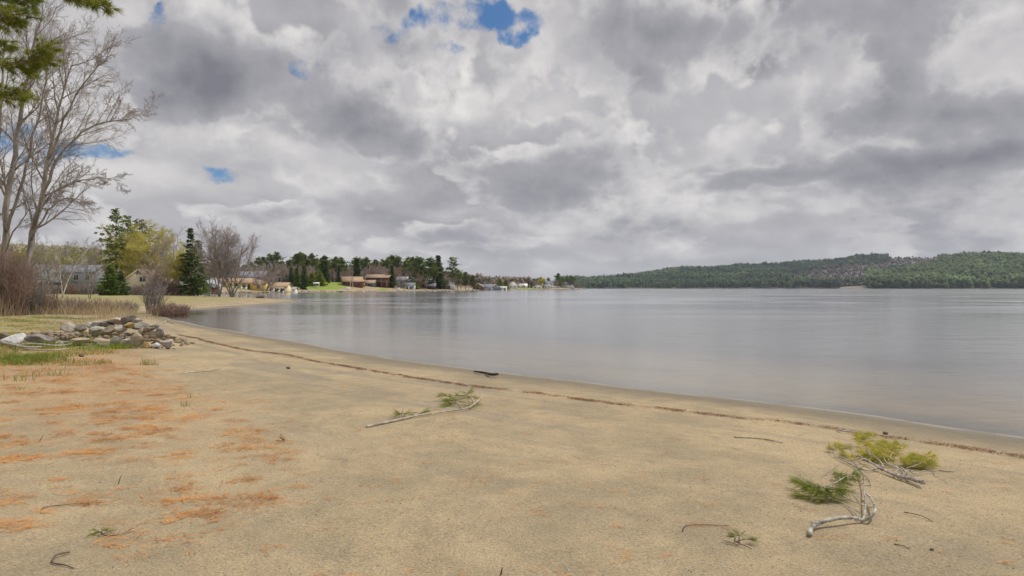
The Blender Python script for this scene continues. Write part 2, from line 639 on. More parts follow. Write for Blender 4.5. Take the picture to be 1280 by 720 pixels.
def make_ground():
    a_front = np.arange(-46, 46.01, 0.14)
    a_back = np.concatenate([np.arange(46.5, 180, 3.0), np.arange(180, 313.9, 3.0)])
    ang = np.radians(np.concatenate([a_front, a_back]))
    r = [0.4]
    while r[-1] < 24000:
        s = 0.016
        if r[-1] > 1500:
            s = 0.011
        if r[-1] > 5500:
            s = 0.06
        r.append(r[-1] * (1 + s))
    r = np.array(r)
    A, RR = np.meshgrid(ang, r)
    X = RR * np.sin(A)
    Y = RR * np.cos(A)
    Z = height(X.ravel(), Y.ravel())
    x, y = X.ravel(), Y.ravel()
    Z = np.where(np.hypot(x, y) > 9000, np.minimum(Z, 5), Z)
    V = np.stack([x, y, Z], 1)
    nr, na = X.shape
    i = np.arange(nr - 1)[:, None] * na
    j = np.arange(na)[None, :]
    j2 = (j + 1) % na
    q = np.stack([i + j, i + na + j, i + na + j2, i + j2], -1).reshape(-1, 4)
    q = q[:, ::-1]
    V = np.vstack([V, [[0, 0, hz(0, 0)]]])
    c = len(V) - 1
    tri = np.stack([np.full(na, c), j2[0], j[0]], 1)[:, ::-1]
    me = mesh_from('ground', V, [q, tri])
    me.polygons.foreach_set('use_smooth', np.ones(len(me.polygons), bool))
    x, y, z = V.T
    d = sdf(x, y)
    near = 1 - ss(y, 190, 215)
    lawn = np.maximum(ss(d, 5.5, 9) * ss(y, 36, 52) * near * ss(-x, 14, 22),
                      1.0 * ss(d + vnoise(x, y, 2, 3) * 3, 4.5, 8.0) * ss(y, 13.8, 17.5) * near * ss(-x, 8.0, 11) * (1 - ss(y, 60, 80)))
    lit = litter_amount(x, y) * (y > 1.0) * (1 - ss(y, 15.5, 18.5)) * (0.35 + 0.65 * ss(y, 4.5, 9.5))
    green = np.exp(-((x + 94) / 10.5) ** 2 - ((y - 335) / 24) ** 2) * 1.6 + np.exp(-((x - 14) / 30) ** 2 - ((y - 730) / 55) ** 2) * 1.5 \
        + np.exp(-((x + 66) / 4) ** 2 - ((y - 352) / 8) ** 2) * 1.0 + np.exp(-((x + 100) / 10) ** 2 - ((y - 262) / 7) ** 2)
    green = np.clip(green, 0, 1) * ss(d, 2, 5)
    b = x / np.maximum(y, 1) * F + 640
    forest = np.where(y > 1500, 1.0, ss(d, 12, 28) * ss(y, 240, 262)) * (1 - green)
    brush = ss(vnoise(x, y, 260, 21) * .8 + vnoise(x, y, 90, 22) * 0.35 + np.exp(-((b - 1050) / 60) ** 2 - ((y - 2850) / 300) ** 2) * 0.95 + np.exp(-((b - 1143) / 32) ** 2) * ss(y, 2900, 3200) * 1.3 - .14, 0.25, 0.4) * (y > 1700)
    for nm, arr in (('shore_d', d), ('lawn', lawn), ('litter', lit), ('green', green), ('forest', forest), ('brush', brush)):
        at_ = me.attributes.new(nm, 'FLOAT', 'POINT')
        at_.data.foreach_set('value', np.asarray(arr, np.float32))
    # material
    m, t, bs = new_mat('beach_and_land')
    g = t.new('ShaderNodeNewGeometry')
    pos = g.outputs['Position']
    sp = t.new('ShaderNodeSeparateXYZ')
    t.l.new(pos, sp.inputs[0])

    def attr(n):
        a = t.new('ShaderNodeAttribute', attribute_name=n)
        return a.outputs['Fac']
    D = attr('shore_d')
    # coordinates running along the shore: narrow across, long along
    cb = t.new('ShaderNodeCombineXYZ')
    t.put(cb.inputs[0], t.math('MULTIPLY', D, 1.0))
    t.put(cb.inputs[1], t.math('MULTIPLY', sp.outputs[1], 0.16))
    t.put(cb.inputs[2], t.math('MULTIPLY', sp.outputs[0], 0.10))
    band = t.noise(cb.outputs[0], 1.15, 6, 0.6, 0.25)
    big = t.noise(pos, 0.42, 5, 0.6, 0.4)
    mid = t.noise(pos, 2.4, 6, 0.65, 0.3)
    fine = t.noise(pos, 28, 6, 0.7)
    grain = t.noise(pos, 62, 6, 0.85)
    sand_d = (0.275, 0.225, 0.145)
    sand_l = (0.425, 0.335, 0.205)
    k = t.math('ADD', t.math('MULTIPLY', big, 0.50), t.math('MULTIPLY', mid, 0.34))
    k = t.math('ADD', k, t.math('MULTIPLY', fine, 0.16))
    sand = t.mix(t.rng(k, 0.37, 0.63), sand_d, sand_l)
    # grey washed bands running parallel to the water
    bmask = t.math('MULTIPLY', t.rng(band, 0.49, 0.62), t.rng(D, 9.5, 3.5, 0.0, 0.6))
    sand = t.mix(bmask, sand, (0.225, 0.20, 0.155))
    warm = t.math('MULTIPLY', t.rng(t.noise(pos, 0.9, 5, 0.6, 0.5), 0.52, 0.7), 0.5)
    sand = t.mix(warm, sand, (0.44, 0.335, 0.20))
    # coarse grains
    sand = t.mix(t.rng(grain, 0.36, 0.64, 0.0, 1.0), t.mix(1.0, sand, (0.68, 0.66, 0.64, 1), 'MULTIPLY'), t.mix(1.0, sand, (1.27, 1.27, 1.27, 1), 'MULTIPLY'))
    vor = t.new('ShaderNodeTexVoronoi')
    vor.inputs['Scale'].default_value = 34
    t.put(vor.inputs['Vector'], pos)
    speck = t.rng(vor.outputs['Distance'], 0.10, 0.20, 1.0, 0.0)
    selw = t.math('MULTIPLY', speck, t.rng(vor.outputs['Color'], 0.55, 0.75))
    sand = t.mix(t.math('MULTIPLY', selw, 0.5), sand, t.mix(t.rng(mid, 0.4, 0.6), (0.12, 0.10, 0.08), (0.62, 0.58, 0.5)))
    # flat orange mat of fallen needles between the bunches
    litn = t.noise(t.vm('MULTIPLY', pos, (1.0, 1.7, 1.0)), 3.2, 8, 0.72, 0.6)
    lm = t.math('MULTIPLY', attr('litter'), 1.0)
    lmask = t.rng(t.math('ADD', t.math('MULTIPLY', litn, 1.0), t.math('MULTIPLY', lm, 0.34)), 0.64, 0.82)
    lmask = t.math('MULTIPLY', lmask, t.rng(lm, 0.02, 0.4))
    lcol = t.mix(t.rng(fine, 0.35, 0.65), (0.30, 0.165, 0.075), (0.52, 0.32, 0.16))
    farm = t.rng(sp.outputs[1], 6.0, 11.5, 0.10, 0.42)
    sand = t.mix(t.math('MULTIPLY', lmask, farm), sand, lcol)
    # wet sand next to the lake
    wetn = t.math('ADD', D, t.math('MULTIPLY', t.math('SUBTRACT', mid, 0.5), 0.35))
    wet = t.math('MULTIPLY', t.rng(wetn, 0.35, 1.7, 1.0, 0.0), t.rng(D, -1.2, 0.0, 0.35, 1.0))
    wetc = t.mix(t.rng(fine, 0.3, 0.7), (0.135, 0.115, 0.083), (0.20, 0.17, 0.122))
    sand = t.mix(t.math('MULTIPLY', wet, 0.85), sand, wetc)
    # bed colour darkened with depth, standing in for light absorbed by the water
    deep = t.rng(sp.outputs[2], -0.05, -1.1, 0.0, 1.0)
    sand = t.mix(deep, sand, (0.10, 0.085, 0.058))
    # thin foam line
    foam = t.math('MULTIPLY', t.rng(t.math('ABSOLUTE', t.math('ADD', sp.outputs[2], -0.004)), 0.002, 0.006, 1.0, 0.0), t.rng(mid, 0.3, 0.5))
    sand = t.mix(t.math('MULTIPLY', foam, 0.22), sand, (0.62, 0.61, 0.58))
    # lawns
    ln = t.noise(pos, 0.5, 6, 0.65, 0.3)
    lf = t.noise(pos, 14, 5, 0.7)
    lawnc = t.mix(t.rng(ln, 0.36, 0.62), (0.36, 0.275, 0.155), (0.25, 0.24, 0.095))
    lawnc = t.mix(t.rng(lf, 0.3, 0.7), t.mix(1.0, lawnc, (0.7, 0.7, 0.7, 1), 'MULTIPLY'), t.mix(1.0, lawnc, (1.25, 1.25, 1.2, 1), 'MULTIPLY'))
    lawn_m = t.rng(t.math('ADD', attr('lawn'), t.math('MULTIPLY', t.math('SUBTRACT', litn, 0.5), 1.1)), 0.35, 0.7)
    lawn_m = t.math('MULTIPLY', lawn_m, t.rng(attr('lawn'), 0.0, 0.25))
    col = t.mix(lawn_m, sand, lawnc)
    col = t.mix(t.rng(attr('green'), 0.35, 0.55), col, t.mix(ln, (0.16, 0.22, 0.03), (0.26, 0.31, 0.07)))
    ffl = t.mix(t.rng(ln, 0.3, 0.7), (0.15, 0.115, 0.08), (0.24, 0.19, 0.12))
    col = t.mix(attr('forest'), col, ffl)
    col = t.mix(attr('brush'), col, (0.14, 0.11, 0.095))
    t.put(bs.inputs['Base Color'], col)
    ro = t.rng(wetn, 0.05, 0.75, 0.42, 0.92)
    t.put(bs.inputs['Roughness'], ro)
    bs.inputs['Specular IOR Level'].default_value = 0.2
    bu = t.new('ShaderNodeBump')
    bu.inputs['Strength'].default_value = 0.8
    bu.inputs['Distance'].default_value = 0.04
    hgt = t.math('ADD', t.math('MULTIPLY', fine, 0.30), t.math('MULTIPLY', grain, 0.16))
    hgt = t.math('ADD', hgt, t.math('MULTIPLY', mid, 1.0))
    # scuffs and half blown-in dents
    dv = t.new('ShaderNodeTexVoronoi', feature='SMOOTH_F1')
    dv.inputs['Scale'].default_value = 1.9
    t.put(dv.inputs['Vector'], t.vm('ADD', pos, t.vm('SCALE', t.noise(pos, 3.0, 3, 0.6, color=True), 0.35)))
    dent = t.math('MULTIPLY', t.rng(dv.outputs['Distance'], 0.05, 0.34), t.rng(big, 0.42, 0.58, 0.2, 1.0))
    hgt = t.math('ADD', hgt, t.math('MULTIPLY', dent, 1.2))
    t.put(bu.inputs['Height'], hgt)
    t.l.new(bu.outputs[0], bs.inputs['Normal'])
    me.materials.append(m)
    o = bpy.data.objects.new('ground', me)
    C.objects.link(o)
    tag(o, kind='structure')
    return o


make_ground()


def make_water():
    # one sheet over the whole lake, cells get larger with distance
    mb = MB()
    s = 9000.0
    mb.add([(-s, -2500, 0), (s, -2500, 0), (s, 6500, 0), (-s, 6500, 0)], [[(0, 1, 2, 3)]])
    m = bpy.data.materials.new('lake_water')
    m.use_nodes = True
    t = NT(m.node_tree)
    t.n.clear()
    out = t.new('ShaderNodeOutputMaterial')
    g = t.new('ShaderNodeNewGeometry')
    pos = g.outputs['Position']
    # long low swell, ripples, wind patches
    n1 = t.noise(t.vm('MULTIPLY', pos, (0.35, 0.75, 1)), 1.0, 3, 0.5, 0.3)
    n2 = t.noise(t.vm('MULTIPLY', pos, (2.2, 4.6, 1)), 1.0, 4, 0.6, 0.4)
    n3 = t.noise(t.vm('MULTIPLY', pos, (7, 12, 1)), 1.0, 3, 0.5)
    wind = t.rng(t.noise(t.vm('MULTIPLY', pos, (0.022, 0.050, 1)), 1.0, 5, 0.6, 1.2), 0.38, 0.62)
    h = t.math('MULTIPLY', n1, 0.26)
    h = t.math('ADD', h, t.math('MULTIPLY', n2, t.math('ADD', 0.09, t.math('MULTIPLY', wind, 0.05))))
    h = t.math('ADD', h, t.math('MULTIPLY', n3, t.math('MULTIPLY', wind, 0.012)))
    bu = t.new('ShaderNodeBump')
    bu.inputs['Strength'].default_value = 0.30
    bu.inputs['Distance'].default_value = 0.22
    t.put(bu.inputs['Height'], h)
    gl = t.new('ShaderNodeBsdfGlossy')
    gl.inputs['Color'].default_value = (0.985, 0.985, 0.99, 1)
    t.put(gl.inputs['Roughness'], t.rng(wind, 0, 1, 0.10, 0.14))
    t.l.new(bu.outputs[0], gl.inputs['Normal'])
    tr = t.new('ShaderNodeBsdfTransparent')
    tr.inputs[0].default_value = (0.93, 0.93, 0.88, 1)
    fr = t.new('ShaderNodeFresnel')
    fr.inputs['IOR'].default_value = 1.333
    mx = t.new('ShaderNodeMixShader')
    t.put(mx.inputs[0], t.math('ADD', t.math('MULTIPLY', fr.outputs[0], 1.06), 0.05, clamp=True))
    t.l.new(tr.outputs[0], mx.inputs[1])
    t.l.new(gl.outputs[0], mx.inputs[2])
    t.l.new(mx.outputs[0], out.inputs[0])
    o = mb.build('lake_water', m)
    tag(o, kind='structure')


make_water()

# ------------------------------------------------------------------ haze over the lake
def make_haze():
    mb = MB()
    mb.box(-9500, 9500, -3500, 9500, -20, 330)
    m = bpy.data.materials.new('haze')
    m.use_nodes = True
    t = NT(m.node_tree)
    t.n.clear()
    out = t.new('ShaderNodeOutputMaterial')
    v = t.new('ShaderNodeVolumePrincipled')
    v.inputs['Color'].default_value = (0.72, 0.82, 1.0, 1)
    v.inputs['Density'].default_value = HAZE
    v.inputs['Anisotropy'].default_value = 0.2
    t.l.new(v.outputs[0], out.inputs[1])
    o = mb.build('haze', m)
    tag(o, 'thin bluish haze in the air over the lake and far hills', 'haze', kind='stuff')


HAZE = 0.000055
make_haze()


# ------------------------------------------------------------------ trees
def rot_towards(d, ang, rnd):
    """vector at angle ang from d, random azimuth"""
    a = d.orthogonal().normalized()
    b = d.cross(a)
    ph = rnd.uniform(0, 2 * math.pi)
    return (d * math.cos(ang) + (a * math.cos(ph) + b * math.sin(ph)) * math.sin(ang)).normalized()


class Tree:
    def __init__(self, seed):
        self.r = random.Random(seed)
        self.lines = []      # (level, pts, r0, r1)
        self.tips = []

    def grow(self, p, d, L, r, lev, spec):
        rnd = self.r
        s = spec[lev]
        n = s['n']
        pts = [p.copy()]
        dd = d.copy()
        for i in range(n):
            w = s['wob']
            dd = (dd + Vector((rnd.gauss(0, w), rnd.gauss(0, w), rnd.gauss(0, w) + s['up']))).normalized()
            p = p + dd * (L / n)
            pts.append(p.copy())
        self.line(pts, r, r * s.get('taper', 0.3), lev)
        self.side(pts, r, L, lev, spec)

    def line(self, pts, r0, r1, lev):
        self.lines.append((lev, [tuple(q) for q in pts], r0, r1))

    def side(self, pts, r, L, lev, spec, lo=None, count=None):
        if lev + 1 >= len(spec):
            self.tips.append((pts[-1], (pts[-1] - pts[-2]).normalized()))
            self.tips.append((pts[len(pts) // 2], (pts[-1] - pts[-2]).normalized()))
            return
        rnd = self.r
        s = spec[lev]
        c = spec[lev + 1]
        k = count or s['kids']
        lo = s.get('lo', 0.25) if lo is None else lo
        m = len(pts) - 1
        for i in range(k):
            t = lo + (1 - lo) * (i + rnd.random() * 0.9) / k
            f = t * m
            a = min(int(f), m - 1)
            q = pts[a].lerp(pts[a + 1], f - a)
            ax = (pts[a + 1] - pts[a]).normalized()
            d = rot_towards(ax, R(rnd.uniform(*c['ang'])), rnd)
            if 'flat' in c:
                d.z *= c['flat']
                d.normalize()
            d = (d + Vector((0, 0, c.get('lift', 0)))).normalized()
            LL = c['len'] * L * (1 - c.get('fall', 0.5) * t) * rnd.uniform(0.7, 1.2)
            rr = max(r * (1 - 0.6 * t) * c['rad'], c['rmin'])
            self.grow(q, d, LL, rr, lev + 1, spec)

    def meshes(self, cut, mat_t, mat_c, parent, sides=(7, 5, 4, 3, 3, 3), rmin=0.0, names=('trunk', 'crown')):
        res = []
        for which, name, mt in ((0, names[0], mat_t), (1, names[1], mat_c)):
            mb = MB()
            buckets = {}
            for lev, pts, r0, r1 in self.lines:
                if (lev < cut) == (which == 0):
                    buckets.setdefault((len(pts), sides[min(lev, len(sides) - 1)]), []).append((pts, r0, r1))
            for (n, k), lst in buckets.items():
                P = np.array([a[0] for a in lst])
                t = np.linspace(0, 1, n)[None, :]
                r0 = np.array([a[1] for a in lst])[:, None]
                r1 = np.array([a[2] for a in lst])[:, None]
                mb.tubes(P, np.maximum(r0 * (1 - t) + r1 * t, rmin), k, cap=(k > 3))
            if mb.n:
                res.append(mb.build(name, mt, parent, smooth=(which == 0)))
        return res


def leaves(mb, centres, rad, n, size, rng, flat=1.0, elong=1.0, dirs=None):
    """n little faces scattered in a ball of radius rad round every centre"""
    Cn = np.repeat(np.asarray(centres, float), n, axis=0)
    k = len(Cn)
    off = rng.normal(size=(k, 3)) * rad * 0.55
    off[:, 2] *= flat
    P = Cn + off
    a = rng.normal(size=(k, 3))
    a /= np.linalg.norm(a, axis=1, keepdims=True)
    if dirs is not None:
        dd = np.repeat(np.asarray(dirs, float), n, axis=0)
        a = a * 0.55 + dd
        a /= np.linalg.norm(a, axis=1, keepdims=True)
    b = np.cross(a, rng.normal(size=(k, 3)))
    b /= np.linalg.norm(b, axis=1, keepdims=True) + 1e-9
    s = size * rng.uniform(0.55, 1.35, size=(k, 1))
    a *= s * elong
    b *= s
    V = np.stack([P - a * 0.5, P + b * 0.42, P + a * 0.6, P - b * 0.42], 1).reshape(-1, 3)
    q = np.arange(k * 4).reshape(-1, 4)
    mb.add(V, [q])


def bare_tree_mesh(name, height_, seed, spread=1.0, stems=1, mat_t='bark_far', mat_c='twig_far', thick=1.0, rmin=0.018,
                   kids=(10, 7, 6), label=None, group=None, upright=0.07, buds=None, low=0.25):
    """leafless tree with its base at the origin"""
    T = Tree(seed)
    root = empty(name, (0, 0, 0))
    hh = height_ * 0.88
    spec = [
        dict(n=8, wob=0.07, up=0.03, kids=kids[0], lo=low, taper=0.25),
        dict(n=6, wob=0.10, up=upright, ang=(28, 58), len=0.52 * spread, fall=0.45, rad=0.55, rmin=rmin * 1.6, kids=kids[1], lo=0.15),
        dict(n=4, wob=0.12, up=upright * 0.7, ang=(25, 55), len=0.46, fall=0.4, rad=0.6, rmin=rmin * 1.2, kids=kids[2], lo=0.1),
        dict(n=3, wob=0.14, up=0.03, ang=(20, 60), len=0.5, fall=0.35, rad=0.6, rmin=rmin, kids=0, taper=0.6),
    ]
    for i in range(stems):
        if stems == 1:
            d = Vector((T.r.gauss(0, .04), T.r.gauss(0, .04), 1)).normalized()
        else:
            ph = 2 * math.pi * (i + T.r.random() * 0.5) / stems
            tilt = T.r.uniform(0.08, 0.36) * spread
            d = Vector((math.cos(ph) * tilt, math.sin(ph) * tilt, 1)).normalized()
        T.grow(Vector((d.x * 0.3, d.y * 0.3, -0.15)), d, hh * T.r.uniform(0.82, 0.98), hh * 0.016 * thick * (0.75 if stems > 1 else 1), 0, spec)
    T.meshes(1, M[mat_t], M[mat_c], root, rmin=rmin * 0.8)
    if buds:
        mb = MB()
        c = [tuple(p) for p, _ in T.tips]
        leaves(mb, c, buds[1], buds[2], buds[3], np.random.default_rng(seed))
        mb.build('leaves', M[buds[0]], root)
    tag(root, label, 'tree', group)
    return root


def conifer(name, hgt, width, seed, mat_='spruce', kind='spruce', bare=0.08, dens=1.0, label=None, group=None, leaf=0.28, trunk='bark_brown'):
    rnd = random.Random(seed)
    rng = np.random.default_rng(seed)
    root = empty(name, (0, 0, 0))
    tb = MB()
    n = 10
    sway = [Vector((rnd.gauss(0, .02) * hgt * 0.15, rnd.gauss(0, .02) * hgt * 0.15, 0)) for _ in range(n)]
    pts = [Vector((0, 0, -0.2))]
    for i in range(1, n):
        pts.append(Vector((sway[i].x, sway[i].y, hgt * i / (n - 1))))
    r0 = 0.016 * hgt + 0.04
    tb.tubes([[tuple(q) for q in pts]], [[max(r0 * (1 - i / (n - 1)), 0.02) for i in range(n)]], 7)
    fb = MB()
    bl, brad = [], []
    cen, dirs = [], []
    z = bare * hgt
    while z < hgt * 0.985:
        t = (z / hgt - bare) / (1 - bare)
        if kind == 'spruce':
            rr = (width * 0.5 * (1 - t) ** 0.9 * (0.45 + 0.55 * min(1, t * 8)) + 0.10) * rnd.uniform(0.7, 1.15)
            step = 0.042 * hgt * (0.8 + 0.5 * rnd.random())
            nb = 8
            droop = -0.22 + 0.5 * t
        elif kind == 'pine':
            prof = np.interp(t, [0, .15, .45, .75, 1.0], [.55, .85, 1.0, .68, .12])
            rr = width * 0.5 * float(prof) * rnd.uniform(0.8, 1.12)
            step = 0.05 * hgt * (0.8 + 0.4 * rnd.random())
            nb = 7
            droop = 0.12 + 0.6 * t
        else:   # thin old pine with open whorls
            rr = width * 0.5 * (1 - 0.72 * t) * rnd.uniform(0.7, 1.1)
            step = 0.062 * hgt
            nb = 6
            droop = 0.1
        ph0 = rnd.uniform(0, 6.28)
        i = min(int(z / hgt * (n - 1)), n - 2)
        c = pts[i].lerp(pts[i + 1], z / hgt * (n - 1) - i)
        c = Vector((c.x, c.y, z))
        for b in range(nb):
            if kind != 'spruce' and rnd.random() < 0.15:
                continue
            ph = ph0 + b * 6.283 / nb + rnd.gauss(0, 0.25)
            L = rr * rnd.uniform(0.5, 1.2)
            d = Vector((math.cos(ph), math.sin(ph), droop + rnd.gauss(0, 0.17))).normalized()
            e = c + d * L
            mid = c + d * L * 0.5 + Vector((0, 0, -0.05 * L))
            bl.append([tuple(c), tuple(mid), tuple(e)])
            brad.append([0.03 + 0.006 * L * 2, 0.02 + 0.004 * L, 0.012])
            m = max(2, int(L / (0.33 if kind == 'spruce' else 0.45) * dens))
            for q in range(m):
                f = 0.22 + 0.78 * (q + rnd.random()) / m
                if kind != 'spruce' and f < 0.4:
                    continue
                w = 0.22 * L * (1.15 - f) if kind == 'spruce' else 0.2 * L
                cen.append((c.x + d.x * L * f + rnd.gauss(0, w), c.y + d.y * L * f + rnd.gauss(0, w), c.z + d.z * L * f - 0.04 * L + rnd.gauss(0, 0.05 if kind == 'spruce' else 0.22)))
                dirs.append((d.x, d.y, d.z - 0.15))
        z += step
    tb.tubes(bl, brad, 3, cap=False)
    tb.build('trunk', M[trunk], root, smooth=True)
    leaves(fb, cen, leaf * 1.3, 7 if kind == 'spruce' else 9, leaf, rng, flat=0.55, elong=1.7, dirs=dirs)
    fb.build('crown', M[mat_], root)
    tag(root, label, 'tree', group)
    return root


def place(o, px, Y, rz=0.0, scale=1.0):
    p = at(px, Y)
    o.location = p
    o.rotation_euler = (0, 0, rz)
    o.scale = (scale,) * 3 if isinstance(scale, (int, float)) else scale
    return o


# ---- the two tall bare trees on the left edge
NEAR_SPEC = [
    dict(n=8, wob=0.05, up=0.02, kids=13, lo=0.3),
    dict(n=10, wob=0.07, up=0.03, ang=(25, 52), len=0.38, fall=0.45, rad=0.36, rmin=0.020, kids=9, lo=0.15, taper=0.2),
    dict(n=7, wob=0.09, up=0.012, ang=(22, 48), len=0.50, fall=0.4, rad=0.5, rmin=0.011, kids=7, lo=0.12, taper=0.35),
    dict(n=5, wob=0.10, up=-0.01, ang=(20, 50), len=0.46, fall=0.4, rad=0.55, rmin=0.0065, kids=4, lo=0.15, taper=0.6),
    dict(n=3, wob=0.12, up=0.0, ang=(20, 50), len=0.55, fall=0.4, rad=0.7, rmin=0.0045, kids=0, taper=0.7),
]


def near_tree(name, label, base_px, Y, stems, seed):
    T = Tree(seed)
    base = at(base_px, Y)
    root = empty(name, base)
    for pp, r0, depth in stems:
        pts = []
        m = len(pp)
        for i, (px, py) in enumerate(pp):
            yy = Y + depth * i / (m - 1)
            pts.append(Vector(((px - 640) / F * yy, yy, H + (360 - py) / F * yy)) - base)
        if pp[0][1] > 350:
            pts[0].z = -0.15
        # resample finer with a little wobble
        fine = []
        for i in range(m - 1):
            for s in range(3):
                q = pts[i].lerp(pts[i + 1], s / 3)
                if s:
                    q += Vector((T.r.gauss(0, .05), T.r.gauss(0, .05), T.r.gauss(0, .05)))
                fine.append(q)
        fine.append(pts[-1])
        Ls = sum((fine[i + 1] - fine[i]).length for i in range(len(fine) - 1))
        T.line(fine, r0, r0 * 0.12, 0)
        T.side(fine, r0, Ls * 0.85, 0, NEAR_SPEC, lo=0.25, count=int(13 * min(1.2, Ls / 12)) + 3)
    T.meshes(1, M['bark'], M['twig'], root, rmin=0.0045)
    # swelling buds on the finest twigs
    mb = MB()
    sel = [tuple(p) for i, (p, _) in enumerate(T.tips) if i % 2 == 0]
    leaves(mb, sel, 0.03, 1, 0.026, np.random.default_rng(seed))
    mb.build('buds', M['twig_red'], root)
    tag(root, label, 'tree')
    return root


near_tree('bare_tree', 'tall bare grey tree with a leaning trunk and long limb arching right', 24, 44.0, [
    ([(25, 385), (34, 325), (44, 275), (56, 225), (66, 170), (78, 120), (92, 75)], 0.24, 0.5),
    ([(42, 285), (54, 240), (74, 195), (102, 165), (135, 152), (168, 147)], 0.13, -2.5),
    ([(48, 262), (66, 240), (92, 228), (122, 222), (150, 226)], 0.09, 2.0),
    ([(60, 200), (75, 165), (95, 118), (118, 88), (140, 72)], 0.09, -1.5),
    ([(39, 300), (60, 262), (80, 248), (108, 250)], 0.07, -2.0)], 11)
near_tree('bare_tree', 'tall bare grey tree with several upright stems on the left edge', 3, 46.0, [
    ([(2, 390), (6, 310), (10, 240), (20, 170), (30, 110), (40, 62), (46, 30)], 0.26, 0.0),
    ([(-6, 390), (-6, 310), (-8, 230), (0, 150), (4, 80), (6, 30)], 0.24, 1.5),
    ([(8, 290), (24, 240), (38, 190), (52, 130), (58, 92), (66, 60)], 0.12, -2.0),
    ([(4, 320), (16, 290), (36, 262), (60, 250)], 0.07, -2.0),
    ([(-10, 260), (-30, 200), (-50, 130), (-60, 70)], 0.12, 1.0)], 12)

# ---- trees, one by one, of the left shore (bearing, distance, top row)
def std_tree(sort, px, Y, top, seed, label, **kw):
    p, hh = at(px, Y, top)
    if sort == 'bare':
        o = bare_tree_mesh('bare_tree', hh, seed, label=label, **kw)
    else:
        w = kw.pop('width')
        o = conifer(kw.pop('nm', 'pine_tree'), hh, w, seed, label=label, **kw)
    o.location = p
    o.rotation_euler = (0, 0, seed * 1.7)
    return o


std_tree('bare', 274, 128, 276, 31, 'wide bare tree, the left one of the pair by the picnic tables', stems=5, spread=0.95, upright=0.09, rmin=0.017, kids=(13, 9, 7), mat_t='bark_far')
std_tree('bare', 290, 131, 278, 36, 'wide bare tree, the right one of the pair by the picnic tables', stems=6, spread=1.05, upright=0.09, rmin=0.017, kids=(13, 9, 7), mat_t='bark_far')
std_tree('bare', 212, 150, 281, 33, 'bare grey tree between the yellow willow and the dark fir', stems=3, spread=0.9, rmin=0.022)
std_tree('bare', 78, 92, 282, 34, 'thin pale barked tree in front of the grey house', stems=2, spread=0.9, mat_t='birch', rmin=0.015, thick=0.8)
std_tree('bare', 112, 88, 300, 39, 'slender bare tree in front of the grey house wing', stems=2, spread=0.9, rmin=0.015, thick=0.7)
std_tree('bare', 52, 100, 292, 42, 'slim bare tree left of the grey house porch', stems=3, spread=1.0, rmin=0.016, thick=0.7)
std_tree('bare', 196, 140, 318, 35, 'low bare tree beside the beige gabled house', stems=4, spread=1.1, rmin=0.02, mat_c='twig_pink')
std_tree('bare', 262, 165, 315, 37, 'small bare pinkish tree behind the dark fir', stems=3, spread=1.0, rmin=0.022, mat_c='twig_pink')
std_tree('pine', 145, 158, 259, 41, 'tall white pine, the left one above the yellow willows', width=7.0, kind='pine', mat_='pine', bare=0.25, leaf=0.3, trunk='bark_brown')
std_tree('pine', 160, 188, 268, 47, 'tall white pine leaning on its taller left neighbour', width=6.5, kind='pine', mat_='pine', bare=0.3, leaf=0.3)
std_tree('pine', 175, 192, 272, 43, 'white pine showing its top above the yellow willow', width=9.0, kind='pine', mat_='pine_olive', bare=0.3, leaf=0.32)
std_tree('pine', 238, 140, 284, 44, 'dark pointed fir left of the wide bare pair', width=6.6, kind='spruce', mat_='spruce', bare=0.04, leaf=0.26, nm='fir_tree')
std_tree('pine', 247, 143, 300, 48, 'lower lighter fir against the dark pointed one', width=6.4, kind='spruce', mat_='spruce_lit', bare=0.06, leaf=0.26, nm='fir_tree')
std_tree('pine', 138, 128, 331, 45, 'small dense green fir beside the grey house', width=5.4, kind='spruce', mat_='spruce_lit', bare=0.02, leaf=0.24, nm='fir_tree')
std_tree('pine', 150, 132, 343, 49, 'low dark fir left of the beige gabled house', width=4.2, kind='spruce', mat_='spruce', bare=0.02, leaf=0.24, nm='fir_tree')


def willow(px, Y, top, seed, label, mat_='willow', stems=3, spread=1.2, n=6, name='willow_tree', size=0.17):
    p, hh = at(px, Y, top)
    o = bare_tree_mesh(name, hh, seed, spread=spread, stems=stems, mat_t='bark_brown', mat_c='twig_far', rmin=0.02,
                       kids=(10, 7, 6), label=label, buds=(mat_, 0.42, n, size), low=0.18)
    o.location = p
    return o


willow(190, 164, 286, 51, 'large yellow budding willow behind the beige house', n=10, spread=1.55, stems=4)
willow(168, 168, 304, 52, 'yellow budding willow below the two white pines', n=9, spread=1.5)
willow(222, 146, 310, 53, 'small yellow budding willow left of the dark fir', n=9, stems=3, spread=1.5)
willow(90, 190, 318, 54, 'yellow green tree behind the grey house wing', 'willow_green', n=7)
willow(20, 185, 308, 55, 'yellow green tree at the left edge behind the thicket', 'willow_green', n=7)
willow(48, 200, 312, 56, 'yellow green tree behind the grey house roof', 'willow_green', n=7)
willow(122, 185, 312, 57, 'yellow green tree between the grey house and the pines', 'willow_green', n=7)
willow(70, 95, 300, 58, 'light tree with sparse yellow buds before the grey house', 'willow_green', n=1, stems=2, spread=1.0, size=0.12)

